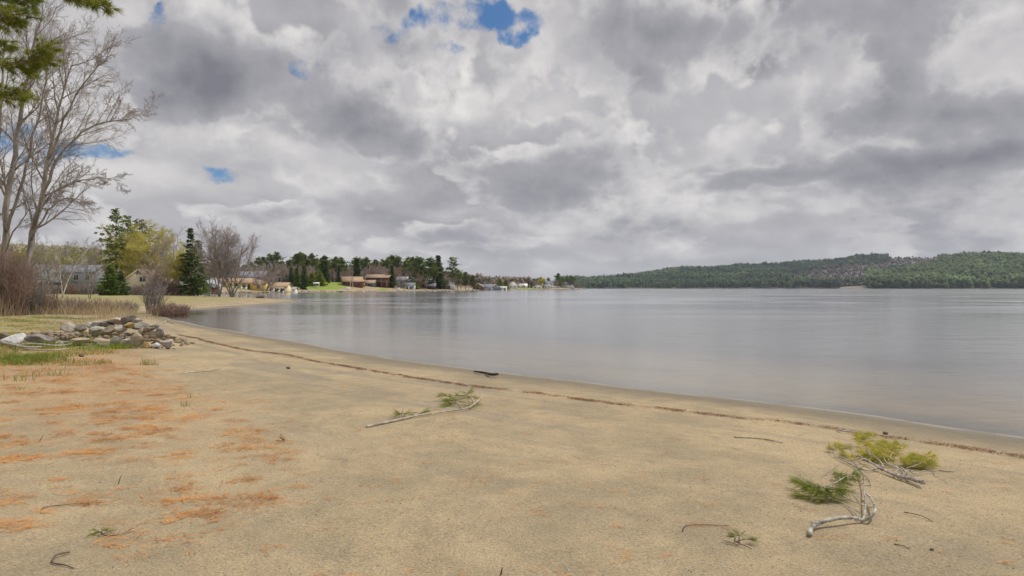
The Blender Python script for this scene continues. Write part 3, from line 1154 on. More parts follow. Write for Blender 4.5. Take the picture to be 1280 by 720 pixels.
# ---- stems: bushes and thickets
def shrub(name, label, cat, px, Y, w, dpt, hgt, n, seed, mat_='twig_red', group=None, rmin=0.006, lean=0.35, kids=5, base=None):
    rng = np.random.default_rng(seed)
    root = empty(name, base if base is not None else at(px, Y))
    mb = MB()
    B = n
    ph = rng.uniform(0, 6.283, B)
    rr = np.sqrt(rng.uniform(0, 1, B))
    x0, y0 = np.cos(ph) * rr * w * 0.36, np.sin(ph) * rr * dpt * 0.36
    hh = hgt * rng.uniform(0.55, 1.0, B) * (1 - 0.35 * rr ** 2)
    lx = x0 / max(w, .1) * 2 * lean * hh + rng.normal(0, 0.12, B) * hh
    ly = y0 / max(dpt, .1) * 2 * lean * hh + rng.normal(0, 0.12, B) * hh
    t = np.linspace(0, 1, 5)
    P = np.zeros((B, 5, 3))
    P[:, :, 0] = x0[:, None] + lx[:, None] * t ** 1.5 + rng.normal(0, 0.02, (B, 5)) * hh[:, None] * t
    P[:, :, 1] = y0[:, None] + ly[:, None] * t ** 1.5
    P[:, :, 2] = hh[:, None] * t - 0.05
    Rr = (0.004 * hgt + rmin) * (1 - t)[None, :] + rmin * np.ones((B, 1))
    mb.tubes(P, Rr, 3, cap=False)
    # side twigs
    q = np.repeat(np.arange(B), kids)
    f = rng.uniform(0.3, 0.95, len(q))
    i = np.minimum((f * 4).astype(int), 3)
    fr = (f * 4 - i)[:, None]
    S = P[q, i] * (1 - fr) + P[q, i + 1] * fr
    d = rng.normal(size=(len(q), 3))
    d[:, 2] = np.abs(d[:, 2]) + 0.6
    d /= np.linalg.norm(d, axis=1, keepdims=True)
    L = (hgt * 0.28 * rng.uniform(0.4, 1.1, len(q)))[:, None]
    Q = np.stack([S, S + d * L * 0.5 + rng.normal(0, .02, d.shape), S + d * L], 1)
    mb.tubes(Q, np.full((len(q), 3), rmin * 0.8), 3, cap=False)
    mb.build('stems', M[mat_], root)
    tag(root, label, cat, group)
    return root


shrub('bush', 'round reddish bare bush at the head of the inlet', 'bush', 213, 46, 3.3, 1.6, 1.05, 420, 61, 'twig_red', lean=0.55, rmin=0.007)
shrub('bush', 'taller thin bare shrub left of the round reddish bush', 'bush', 192, 50, 1.4, 1.2, 2.9, 46, 62, 'twig', lean=0.35, rmin=0.009, kids=9)
thick = [(-14, 41, 4.2, 5.0, 'twig_red', 'tangled bare thicket running out of the left edge'),
         (6, 40, 3.2, 4.3, 'twig_red', 'tangled reddish thicket at the foot of the many stemmed tree'),
         (28, 41.5, 2.8, 2.9, 'twig', 'grey thicket at the foot of the leaning tree'),
         (50, 43, 2.6, 1.8, 'twig_red', 'low reddish thicket right of the leaning tree'),
         (84, 44, 2.8, 1.35, 'twig_pink', 'low pinkish thicket in the dry grass'),
         (120, 45, 2.8, 1.25, 'twig_red', 'low brown thicket halfway to the reddish bush'),
         (155, 47, 2.6, 1.1, 'twig_pink', 'last low thicket left of the taller thin shrub')]
for i, (px, Y, w, hgt, mt, lb) in enumerate(thick):
    shrub('thicket', lb, 'thicket', px, Y, w, 2.0, hgt, 170 if i < 3 else 120, 70 + i, mt, rmin=0.007, lean=0.3, kids=9)
low = [(60, 150, 'brown bare shrub under the grey house porch', 'twig_pink', 2.6), (88, 148, 'brown bare shrub under the grey house wing', 'twig_red', 2.8),
       (108, 146, 'pale bare shrub at the end of the grey house', 'twig_far', 3.2), (175, 142, 'brown bare shrub before the beige house gable', 'twig_pink', 2.6),
       (196, 138, 'tall brown bare shrub right of the beige house', 'twig_pink', 4.4), (216, 140, 'brown bare shrub between beige house and fir', 'twig_red', 3.6),
       (228, 146, 'grey bare shrub at the foot of the fir', 'twig_far', 2.8), (30, 140, 'grey bare shrub behind the left thicket', 'twig_far', 4.0)]
for i, (px, Y, lb, mt, hgt) in enumerate(low):
    shrub('shrub', lb, 'shrub', px, Y, 4.6, 3.0, hgt, 130, 90 + i, mt, rmin=0.018, lean=0.4, kids=7)


# ---- tall dry grass (uncountable)
def blades(name, label, pts, hgt, n_unused, mat_, seed, wid=0.006, lean=0.3, cat='grass'):
    rng = np.random.default_rng(seed)
    P = np.asarray(pts, float)
    k = len(P)
    h = hgt * rng.uniform(0.3, 1.15, k)[:, None] * (1 + 1.3 * np.clip(vnoise(P[:, 0], P[:, 1], 0.9, seed) + .1, -.45, .5))[:, None]
    a = rng.uniform(0, 6.283, k)
    side = np.stack([np.cos(a), np.sin(a), np.zeros(k)], 1)
    bend = np.stack([rng.normal(0, lean, k), rng.normal(0, lean, k), np.zeros(k)], 1) * h
    up = np.array([[0, 0, 1.0]])
    w = wid * rng.uniform(0.6, 1.4, k)[:, None]
    b0, b1 = P - side * w, P + side * w
    m = P + up * h * 0.6 + bend * 0.35
    m0, m1 = m - side * w * 0.7, m + side * w * 0.7
    tp = P + up * h * 0.95 + bend
    V = np.stack([b0, b1, m1, m0, tp], 1).reshape(-1, 3)
    base = np.arange(k)[:, None] * 5
    mb = MB()
    mb.add(V, [base + np.array([[0, 1, 2, 3]]), base + np.array([[3, 2, 4]])])
    o = mb.build(name, mat_)
    tag(o, label, cat, kind='stuff')
    return o


M['straw'] = foliage('dry_grass', (0.36, 0.27, 0.14), (0.58, 0.47, 0.28), trans=0.2, nscale=1.0)
M['grass'] = foliage('green_grass', (0.10, 0.17, 0.02), (0.30, 0.36, 0.06), trans=0.3, nscale=2.0)
M['grass_mix'] = foliage('drying_grass', (0.22, 0.22, 0.05), (0.48, 0.38, 0.16), trans=0.3, nscale=2.0)


def scatter(n, f, seed):
    rng = np.random.default_rng(seed)
    x, y = f(rng, n)
    z = height(x, y)
    d = sdf(x, y)
    k = d > 0.4
    return np.stack([x, y, z - 0.01], 1)[k]


def f_tall(rng, n):
    b = rng.uniform(-40, 200, n)
    y = rng.uniform(37, 46, n)
    x = (b - 640) / F * y
    keep = (fbm(x, y, 1.6, 2, 5) + rng.uniform(-.15, .15, n) > 0.05) & (rng.uniform(0, 1, n) < np.interp(b, [-40, 120, 200], [1, 0.9, 0.25]))
    return x[keep], y[keep]


blades('tall_dry_grass', 'tall dry straw coloured grass along the left thicket', scatter(9000, f_tall, 1), 0.78, 0, M['straw'], 2, 0.005, 0.6)


def f_fore(rng, n):
    y = rng.uniform(14.0, 36, n)
    b = rng.uniform(-60, 235, n)
    x = (b - 640) / F * y
    lim = np.interp(y, [14, 17, 19.5, 24, 36], [-9.0, -9.6, -11.5, -15, -22])
    keep = (x < lim + vnoise(x, y, 1.5, 3) * 2) & (fbm(x, y, 1.1, 2, 9) > -0.05)
    return x[keep], y[keep]


blades('short_grass', 'short half dry grass round the rock pile', scatter(42000, f_fore, 3), 0.10, 0, M['grass_mix'], 4, 0.006, 0.6)


def f_tufts(rng, n):
    # green patches, as ground positions and radii
    spots = []
    for (px, py, r, wgt) in [(10, 452, .45, 2), (35, 448, .4, 3.5), (52, 452, .35, 2), (20, 456, .25, 2), (62, 446, .3, 2), (145, 434, .35, 3), (152, 436, .25, 2), (128, 436, .3, 1),
                             (185, 456, .12, .35), (60, 398, .8, 3), (97, 399, .7, 3), (30, 402, .8, 2), (10, 430, .5, 2), (40, 436, .5, 2), (75, 434, .5, 1.5),
                             (110, 438, .4, 1.5), (236, 497, .05, .08), (232, 508, .05, .08), (27, 487, .1, .08), (60, 470, .3, .25), (15, 476, .3, .25)]:
        spots.append((ground_at(px, py), r, wgt))
    w = np.array([s[2] for s in spots])
    idx = rng.choice(len(spots), n, p=w / w.sum())
    cx = np.array([s[0].x for s in spots])[idx]
    cy = np.array([s[0].y for s in spots])[idx]
    r = np.array([s[1] for s in spots])[idx]
    return cx + rng.normal(0, 0.75, n) * r, cy + rng.normal(0, 0.5, n) * r


blades('green_grass', 'fresh green grass tufts in front of the rock pile', scatter(4200, f_tufts, 5), 0.15, 0, M['grass'], 6, 0.005, 0.45)


# ---- a big white pine standing just outside the left edge; its boughs reach into the picture
def needle_tufts(mb, centres, dirs, n, length, width, rng, spread=0.75):
    Cn = np.repeat(np.asarray(centres, float), n, axis=0)
    D = np.repeat(np.asarray(dirs, float), n, axis=0)
    k = len(Cn)
    a = rng.normal(size=(k, 3)) * spread + D
    a /= np.linalg.norm(a, axis=1, keepdims=True)
    b = np.cross(a, rng.normal(size=(k, 3)))
    b /= np.linalg.norm(b, axis=1, keepdims=True) + 1e-9
    L = length * rng.uniform(0.6, 1.15, (k, 1))
    S = Cn + D * rng.uniform(-0.3, 0.5, (k, 1)) * length
    w = width * 0.5
    mid = S + a * L * 0.5 + rng.normal(0, 0.04, (k, 3)) * L
    V = np.stack([S - b * w, S + b * w, mid + b * w, mid - b * w, S + a * L - np.array([0, 0, 0.08]) * L], 1).reshape(-1, 3)
    base = np.arange(k)[:, None] * 5
    mb.add(V, [base + np.array([[0, 1, 2, 3]]), base + np.array([[3, 2, 4]])])


def near_pine():
    Y0 = 10.5
    base = at(-190, Y0)
    root = empty('white_pine', base)
    rng = np.random.default_rng(5)
    rnd = random.Random(5)
    tb, fb = MB(), MB()
    pts = [(0, 0, -0.2)] + [(rnd.gauss(0, .04), rnd.gauss(0, .04), z) for z in (2, 4, 6, 8, 10, 12)]
    tb.tubes([pts], [[.30, .26, .23, .2, .16, .11, .04]], 12)
    tb.build('trunk', M['bark'], root, smooth=True)

    def w(px, py, Y):
        return Vector(((px - 640) / F * Y, Y, H + (360 - py) / F * Y)) - base
    boughs = [
        ([(-190, 80, 10.5), (-120, 60, 10.3), (-60, 72, 10.1), (-10, 78, 10.0), (30, 78, 9.9), (52, 74, 9.8)], 'a'),
        ([(-10, 78, 10.0), (15, 84, 10.0), (36, 88, 10.1)], 'a'),
        ([(30, 78, 9.9), (46, 66, 9.9), (57, 60, 9.9)], 'a'),
        ([(-190, 150, 10.5), (-120, 130, 10.6), (-60, 125, 10.6), (-10, 122, 10.5), (28, 124, 10.4)], 'a'),
        ([(-10, 122, 10.5), (5, 115, 10.4), (18, 113, 10.4)], 'a'),
        ([(-190, 20, 10.5), (-110, 0, 10.0), (-50, 8, 9.7), (-5, 12, 9.6), (22, 18, 9.5)], 'a'),
        ([(-50, 8, 9.7), (-10, 0, 9.7), (20, 2, 9.7), (38, 4, 9.7)], 'a'),
        ([(-5, 12, 9.6), (5, 24, 9.6), (12, 30, 9.6)], 'a'),
        ([(-60, 40, 10), (-20, 48, 10), (2, 54, 10)], 'a'),
        ([(-190, -60, 10.5), (-80, -40, 9.3), (20, -20, 8.8), (80, -6, 8.6), (112, 3, 8.5), (132, 10, 8.5)], 'b'),
        ([(80, -6, 8.6), (95, -3, 8.7), (108, -6, 8.7)], 'b'),
    ]
    cen, dirs = [], []
    bl = []
    for b, kind in boughs:
        P = [w(*q) for q in b]
        Q = []
        for i in range(len(P) - 1):
            for s in range(4):
                Q.append(P[i].lerp(P[i + 1], s / 4) + Vector((rnd.gauss(0, .012), rnd.gauss(0, .012), rnd.gauss(0, .012))))
        Q.append(P[-1])
        r0 = 0.035 if len(b) > 4 else 0.014
        tb2 = [[tuple(q) for q in Q]]
        n = len(Q)
        mbx = [[r0 * (1 - i / (n - 1)) + 0.005 for i in range(n)]]
        bl.append((tb2, mbx))
        for i in range(1, n):
            if b[0][0] < -100 and i < n * 0.45:
                continue
            ax = (Q[i] - Q[i - 1]).normalized()
            for s in range(4 if kind == 'a' else 3):
                d = rot_towards(ax, R(rnd.uniform(20, 70)), rnd)
                d.z *= 0.5
                L = rnd.uniform(0.06, 0.24) if kind == 'a' else rnd.uniform(0.03, 0.1)
                e = Q[i] + d * L
                bl.append(([[tuple(Q[i]), tuple(Q[i] + d * L * .5), tuple(e)]], [[.004, .0035, .003]]))
                cen.append(tuple(e))
                dirs.append(tuple(d))
        cen.append(tuple(Q[-1]))
        dirs.append(tuple((Q[-1] - Q[-2]).normalized()))
    # the rest of the crown, away from the lake
    for i in range(26):
        z = 3.4 + 8.2 * i / 26
        a = rnd.uniform(math.radians(110), math.radians(250))
        L = 2.6 * (1 - (z - 3) / 12) + .5
        d = Vector((math.cos(a), math.sin(a), .15))
        c = Vector((0, 0, z))
        bl.append(([[tuple(c), tuple(c + d * L * .5), tuple(c + d * L)]], [[.035, .022, .008]]))
        for q in range(22):
            e = c + d * L * rnd.uniform(.3, 1) + Vector((rnd.gauss(0, .22), rnd.gauss(0, .22), rnd.gauss(0, .10)))
            cen.append(tuple(e))
            dirs.append(tuple((d + Vector((rnd.gauss(0, .5), rnd.gauss(0, .5), .2))).normalized()))
    bb = MB()
    for P, Rr in bl:
        bb.tubes(P, Rr, 5)
    bb.build('boughs', M['bark_brown'], root)
    needle_tufts(fb, cen, dirs, 60, 0.11, 0.0042, rng, 0.55)
    fb.build('crown', M['near_pine'], root)
    # upper crown out of the picture
    tag(root, 'white pine with green needle tufts reaching in at the top left corner', 'tree')


near_pine()

# ------------------------------------------------------------------ woods on the far left shore
BARE = []
for i in range(7):
    hh = [13, 12, 14, 11, 12.5, 10, 13][i]
    o = bare_tree_mesh('bare_tree', hh, 200 + i, spread=[.8, 1.0, .7, 1.1, .85, 1.2, .75][i], stems=[1, 2, 1, 3, 2, 4, 1][i], rmin=0.032,
                       mat_c=['twig_far', 'twig_pink', 'twig_far', 'twig_pink', 'twig_far', 'twig_red', 'twig_far'][i],
                       mat_t=['bark_far', 'bark_far', 'birch', 'bark_far', 'bark_far', 'bark_far', 'birch'][i], kids=(9, 7, 5))
    BARE.append([o, False, hh])
CON = {}
for i, (key, hh, w, kd, mt, br, lf) in enumerate([
        ('pineA', 16, 7.5, 'pine', 'pine', .25, .42), ('pineB', 14, 6.5, 'pine', 'pine_olive', .3, .42), ('pineC', 15, 8, 'pine', 'pine', .2, .45),
        ('spruceA', 12, 5.2, 'spruce', 'spruce', .04, .36), ('spruceB', 9, 4.4, 'spruce', 'spruce_lit', .02, .34), ('spruceC', 14, 5.0, 'spruce', 'spruce', .06, .36),
        ('cedar', 6, 5.5, 'spruce', 'cedar', .0, .34)]):
    nm = 'pine_tree' if kd == 'pine' else ('cedar_tree' if key == 'cedar' else 'spruce_tree')
    CON[key] = [conifer(nm, hh, w, 300 + i, mt, kd, br, 1.0, leaf=lf), False, hh]


def use(slot, px, Y, top=None, label=None, group=None, rz=0.0, sc=1.0, wide=1.0):
    p = at(px, Y)
    s = sc
    if top is not None:
        s = (H + (360 - top) / F * Y - p.z) / slot[2]
    if not slot[1]:
        o = slot[0]
        slot[1] = True
        o.location = p
        o.rotation_euler = (0, 0, rz)
        o.scale = (s * wide, s * wide, s)
        tag(o, label, 'tree', group)
        return o
    return copy_thing(slot[0], p, rz, (s * wide, s * wide, s), label, group)


rw = random.Random(99)
ZONED = []
MARKS = [(296, 'left end of the yellow cottages'), (318, 'middle of the yellow cottages'), (345, 'cream cottage'), (364, 'low white boathouse'), (380, 'row of dark spruces'), (396, 'garden swing'),
         (416, 'right end of the bright lawn'), (440, 'log cabin'), (472, 'brown chalet'), (507, 'small white boathouse'), (535, 'dark house'), (559, 'grey house by the lone pine'),
         (585, 'shore right of the lone pine'), (605, 'first small far cottages'), (628, 'olive cedar clumps'), (652, 'second green lawn'), (680, 'tall white far house'),
         (698, 'bank before the last house'), (714, 'last white house on the point')]
ORD = ['first', 'second', 'third', 'fourth', 'fifth', 'sixth', 'seventh', 'eighth', 'ninth', 'tenth', 'eleventh', 'twelfth', 'thirteenth', 'fourteenth']


def look_of(slot):
    for i, sl_ in enumerate(BARE):
        if sl_ is slot:
            return ['grey bare tree', 'pinkish bare tree', 'pale barked bare tree', 'pinkish bare tree', 'grey bare tree', 'reddish bare tree', 'pale barked bare tree'][i]
    for key, sl_ in CON.items():
        if sl_ is slot:
            return 'olive pine' if key == 'pineB' else 'green pine'
    return 'tree'


def zone(n, b0, b1, y0, y1, tops, slots, label, group, wide=1.0, jit=3.5):
    for i in range(n):
        b = b0 + (b1 - b0) * (i + rw.random()) / n
        Y = rw.uniform(y0, y1) if not callable(y0) else y0(b) + rw.uniform(0, y1)
        x = (b - 640) / F * Y
        if sdf(np.array([x]), np.array([Y]))[0] < 5:
            continue
        tp = np.interp(b, tops[0], tops[1]) + rw.uniform(-jit * 0.4, jit)
        sl_ = rw.choice(slots)
        o = use(sl_, b, Y, tp, label, group, rw.uniform(0, 6.28), wide=wide)
        ZONED.append((b, look_of(sl_), min(MARKS, key=lambda q: abs(q[0] - b))[1], o))


def label_zoned():
    """every tree of the far woods told apart by look, landmark below it and order from the left"""
    bk = {}
    for z_ in ZONED:
        bk.setdefault((z_[1], z_[2]), []).append(z_)
    for (lk, mk), lst in bk.items():
        lst.sort(key=lambda q: q[0])
        for i, (b, _, _, o) in enumerate(lst):
            if len(lst) == 1:
                o['label'] = 'only %s of the wood above the %s' % (lk, mk)
            else:
                o['label'] = '%s %s from the left above the %s' % (ORD[i], lk, mk)


BG = 'bare trees of the wood behind the yellow cottages'
zone(20, 300, 392, 330, 390, ([300, 345, 392], [331, 323, 330]), BARE, 'bare tree in the grey wood behind the yellow cottages', BG)
zone(34, 392, 500, 400, 455, ([392, 450, 500], [330, 329, 330]), BARE, 'bare tree in the wood behind the brown lakeside houses', 'bare trees behind the brown houses')
zone(26, 496, 612, 430, 500, ([496, 560, 612], [331, 336, 346]), BARE, 'bare tree in the wood behind the grey shore houses', 'bare trees behind the grey shore houses', jit=4)
zone(30, 604, 724, lambda b: np.interp(b, [604, 640, 690, 724], [570, 700, 860, 960]), 50, ([604, 640, 690, 724], [348, 350, 350, 351]), BARE,
     'small far bare tree on the point where the left shore ends', 'bare trees on the far point', jit=3, wide=1.2)
zone(16, 536, 606, 400, 440, ([536, 606], [340, 349]), BARE, 'bare tree at the water side of the grey shore houses', 'bare trees at the water before the grey houses', jit=6)
zone(16, 452, 545, 374, 396, ([452, 500, 545], [338, 340, 342]), BARE, '', 'bare trees between the lakeside houses', jit=7)
zone(7, 402, 434, 358, 380, ([402, 434], [338, 340]), BARE, '', 'bare trees between the lakeside houses', jit=5)
zone(16, 596, 700, lambda b: np.interp(b, [596, 640, 690, 700], [530, 665, 840, 870]), 20, ([596, 700], [350, 351]), BARE, '', 'bare trees on the far point', jit=5, wide=1.3)
PN = [CON['pineA'], CON['pineB'], CON['pineC']]
zone(11, 350, 436, 366, 382, ([350, 436], [331, 333]), BARE, '', 'bare trees among the pines above the lawn', jit=8)
zone(17, 352, 432, 385, 430, ([352, 372, 400, 432], [326, 317, 320, 322]), PN, 'green pine on the skyline above the bright lawn', 'skyline pines above the lawn', jit=5)
zone(13, 440, 520, 455, 495, ([440, 470, 520], [323, 322, 322]), PN, 'green pine on the skyline behind the brown houses', 'skyline pines behind the brown houses', jit=5)
zone(6, 308, 350, 395, 420, ([308, 350], [327, 316]), PN, 'dull green pine above the yellow cottages', 'pines above the yellow cottages', jit=6)
zone(14, 606, 722, lambda b: np.interp(b, [604, 640, 690, 724], [600, 730, 880, 965]), 30, ([606, 722], [350, 348]), PN, 'small far dark pine on the end of the left shore', 'pines on the far point', jit=6)

label_zoned()
single = [
    ('spruceA', 390 - 26, 312, 334, 'dark spruce, leftmost of the row above the green lawn'),
    ('spruceB', 371, 318, 335, 'slim spruce second in the row above the green lawn'),
    ('spruceA', 380, 305, 331, 'broad dark spruce in front of the row above the lawn'),
    ('cedar', 390, 330, 341, 'yellow green cedar left of the white garden swing'),
    ('cedar', 400, 332, 340, 'yellow green cedar right of the white garden swing'),
    ('spruceC', 407, 352, 325, 'tall dark spruce right of the cedars'),
    ('spruceA', 424, 365, 331, 'green spruce left of the log cabin'),
    ('spruceC', 446, 375, 323, 'thin tall spruce behind the log cabin'),
    ('spruceB', 411, 345, 347, 'low cedar hedge tree beside the lawn edge'),
    ('pineC', 524, 385, 322, 'big green pine, leftmost of the three in front of the dark house'),
    ('pineA', 537, 390, 322, 'big green pine in the middle of the three by the dark house'),
    ('spruceC', 548, 395, 319, 'tall green pine, rightmost of the three by the dark house'),
    ('spruceA', 490, 372, 331, 'olive evergreen right of the brown chalet'),
    ('cedar', 519, 376, 350, 'low yellow cedar beside the blue boathouse'),
    ('pineB', 591, 440, 344, 'small dark pine right of the tall lone pine'),
    ('pineB', 572, 432, 337, 'rounded olive pine right of the tall lone pine'),
    ('pineB', 582, 440, 340, 'second rounded olive pine farther along the shore'),
    ('spruceA', 660, 770, 351, 'far dark evergreen above the second green lawn'),
    ('spruceA', 664, 775, 352, 'far dark evergreen right beside its twin above the second lawn'),
    ('pineC', 698, 880, 342, 'tallest pine near the end of the far point'),
    ('pineA', 714, 930, 345, 'last tall pine at the tip of the far point'),
    ('cedar', 625, 590, 349, 'olive cedar clump beside the far white cottages'),
    ('cedar', 632, 600, 350, 'darker cedar clump right of the far white cottages'),
]
for i, (k, px, Y, tp, lb) in enumerate(single):
    use(CON[k], px, Y, tp, lb, None, i * 1.3, wide=1.3 if k.startswith('pine') and px < 560 else (1.5 if k == 'spruceC' else 1.15))
std_tree('pine', 566, 405, 320, 88, 'tall lone old pine with open whorls above the far houses', width=10.5, kind='open', mat_='pine', bare=0.38, leaf=0.5, dens=0.9)
std_tree('bare', 331, 246, 331, 89, 'wide pinkish bare tree in front of the yellow cottages', stems=4, spread=1.25, rmin=0.035, mat_c='twig_pink', kids=(10, 7, 6))
for px, Y, lb in [(438, 338, 'white birch, left of two before the log cabin'), (441, 339, 'white birch, right of two before the log cabin')]:
    std_tree('bare', px, Y, 338, int(px), lb, stems=1, spread=.6, rmin=0.03, mat_t='birch', kids=(7, 5, 4), thick=1.2)
p, hh = at(676, 800, 348)
o = bare_tree_mesh('willow_tree', hh, 91, spread=1.3, stems=3, rmin=.05, mat_c='twig_far', buds=('willow', 0.8, 7, 0.6), label='small far yellow willow above the second green lawn')
o.location = p


# ------------------------------------------------------------------ wooded hills over the lake (uncountable)
def hill_forest(name, label, n, b0, b1, y0, y1, seed, palette, hgt, kindfrac, mask=None, size=1.0):
    rng = np.random.default_rng(seed)
    b = rng.uniform(b0, b1, n)
    y = np.sqrt(rng.uniform(y0 ** 2, y1 ** 2, n))
    x = (b - 640) / F * y
    z = height(x, y)
    keep = z > 0.6
    if mask is not None:
        keep &= mask(b, x, y, rng)
    x, y, z, b = x[keep], y[keep], z[keep], b[keep]
    k = len(x)
    con = rng.uniform(0, 1, k) < kindfrac + .5 * vnoise(x, y, 200, 61) * (kindfrac > 0)
    h = hgt * rng.uniform(0.5, 1.35, k) * (1 + .5 * vnoise(x, y, 130, 41))
    tone = 1 + 0.9 * fbm(x, y, 170, 3, 51)
    tone = np.clip(tone, .5, 1.7)[:, None] * np.array([[1, 1, 1.0]])
    VV, FF, CC = [], [], []
    nv = 0
    # conifers: four jagged tiers of six points
    S = 6
    tiers = [(0.10, 0.50, 0.21), (0.32, 0.70, 0.165), (0.52, 0.86, 0.12), (0.70, 1.0, 0.075)]
    idx = np.nonzero(con)[0]
    nc = len(idx)
    pal = np.array(palette[0])
    colc = pal[rng.integers(0, len(pal), nc)] * rng.uniform(0.7, 1.35, (nc, 1)) * tone[idx]
    for (za, zb, rr) in tiers:
        a = np.arange(S) * 2 * np.pi / S + rng.uniform(0, 6, (nc, 1))
        r = rr * h[idx, None] * rng.uniform(0.6, 1.35, (nc, S)) * size
        ring = np.stack([x[idx, None] + np.cos(a) * r, y[idx, None] + np.sin(a) * r, z[idx, None] + za * h[idx, None] + rng.normal(0, .03, (nc, S)) * h[idx, None]], -1)
        tipp = np.stack([x[idx], y[idx], z[idx] + zb * h[idx]], -1)[:, None, :]
        V = np.concatenate([ring, tipp], 1).reshape(-1, 3)
        base = nv + np.arange(nc)[:, None, None] * (S + 1)
        j = np.arange(S)[None, :, None]
        f = np.concatenate([base + j, base + (j + 1) % S, base + S + 0 * j], -1).reshape(-1, 3)
        VV.append(V); FF.append(f); CC.append(np.repeat(colc, S + 1, axis=0)); nv += len(V)
    # round crowns: lumps of random facets
    idx = np.nonzero(~con)[0]
    nc = len(idx)
    pal = np.array(palette[1])
    colc = pal[rng.integers(0, len(pal), nc)] * rng.uniform(0.7, 1.35, (nc, 1)) * tone[idx]
    for lump in range(4):
        ox = rng.normal(0, 0.17, nc) * h[idx] * size
        oy = rng.normal(0, 0.17, nc) * h[idx] * size
        oz = rng.uniform(0.45, 0.8, nc) * h[idx]
        rr = h[idx] * rng.uniform(0.14, 0.24, nc) * size
        dirs = np.array([(1, 0, 0), (-1, 0, 0), (0, 1, 0), (0, -1, 0), (0, 0, 1.1), (0, 0, -1)], float)
        V = np.stack([x[idx] + ox, y[idx] + oy, z[idx] + oz], -1)[:, None, :] + dirs[None] * rr[:, None, None] * rng.uniform(0.7, 1.3, (nc, 6, 1)) + rng.normal(0, .2, (nc, 6, 3)) * rr[:, None, None]
        fo = np.array([(0, 2, 4), (2, 1, 4), (1, 3, 4), (3, 0, 4), (2, 0, 5), (1, 2, 5), (3, 1, 5), (0, 3, 5)])
        f = (nv + np.arange(nc)[:, None, None] * 6 + fo[None]).reshape(-1, 3)
        VV.append(V.reshape(-1, 3)); FF.append(f); CC.append(np.repeat(colc, 6, axis=0)); nv += nc * 6
    me = mesh_from(name, np.concatenate(VV), [np.concatenate(FF)])
    ca = me.color_attributes.new('tint', 'FLOAT_COLOR', 'POINT')
    cc = np.concatenate(CC)
    cc = np.concatenate([cc, np.ones((len(cc), 1))], 1).astype(np.float32)
    if len(me.vertices) == len(cc):
        ca.data.foreach_set('color', cc.ravel())
    me.materials.append(M['hill_forest'])
    o = bpy.data.objects.new(name, me)
    C.objects.link(o)
    tag(o, label, 'forest', kind='stuff')
    return o


m, t, b = new_mat('hill_forest')
a = t.new('ShaderNodeAttribute', attribute_name='tint')
t.put(b.inputs['Base Color'], a.outputs['Color'])
b.inputs['Roughness'].default_value = 0.9
M['hill_forest'] = m
GREEN = [(0.026, 0.052, 0.022), (0.038, 0.068, 0.024), (0.021, 0.042, 0.022), (0.045, 0.072, 0.026)]
OLIVE = [(0.075, 0.108, 0.028), (0.062, 0.092, 0.03), (0.095, 0.115, 0.038), (0.045, 0.075, 0.024)]
BARE_C = [(0.15, 0.12, 0.105), (0.13, 0.11, 0.095), (0.165, 0.135, 0.115)]


def maskA(b, x, y, rng):
    br = vnoise(x, y, 260, 21) * .8 + vnoise(x, y, 90, 22) * 0.35 + np.exp(-((b - 1050) / 60) ** 2 - ((y - 2850) / 300) ** 2) * 0.95 + np.exp(-((b - 1143) / 32) ** 2) * ss(y, 2900, 3200) * 1.3 - .14
    return ((br < 0.30 + rng.uniform(-.06, .06, len(b))) & ~((b > 1116) & (b < 1172) & (y > 3000))) | ((rng.uniform(0, 1, len(b)) < 0.035) & ((b < 1100) | (b > 1185)))


hill_forest('hillside_forest', 'dense dark green forest covering the long hill across the lake', 24000, 700, 1330, 2355, 3620, 1, (GREEN, OLIVE + GREEN), 22, 0.72, maskA, 1.2)
hill_forest('hillside_forest', 'lighter green forest on the nearer hill at the right', 8000, 1085, 1330, 1985, 2800, 2, (GREEN + OLIVE, OLIVE), 25, 0.35, None, 1.3)
hill_forest('hillside_forest', 'bare pinkish brown trees scattered over the hill across the lake', 6500, 800, 1330, 2000, 3400, 3, (BARE_C, BARE_C), 14, 0.0,
            lambda b, x, y, rng: ~maskA(b, x, y, rng) | (rng.uniform(0, 1, len(b)) < 0.10), 1.1)
hill_forest('hillside_forest', 'far wooded hill behind the left shore houses', 12000, -60, 330, 1000, 1850, 4, (GREEN, [(0.20, 0.19, 0.06), (0.20, 0.16, 0.11), (0.16, 0.15, 0.06), (0.22, 0.18, 0.14)]), 13, 0.15, None, 1.5)
hill_forest('hillside_forest', 'dim brown wood between the left shore and its hill', 5000, 250, 700, 520, 1000, 6, (GREEN, BARE_C), 11, 0.12,
            lambda b, x, y, rng: (sdf(x, y) > 60), 1.1)
hill_forest('hillside_forest', 'blue green forest on the low hills at the horizon', 5000, 500, 690, 4200, 4800, 7, (GREEN, GREEN), 22, 0.8, None, 1.4)


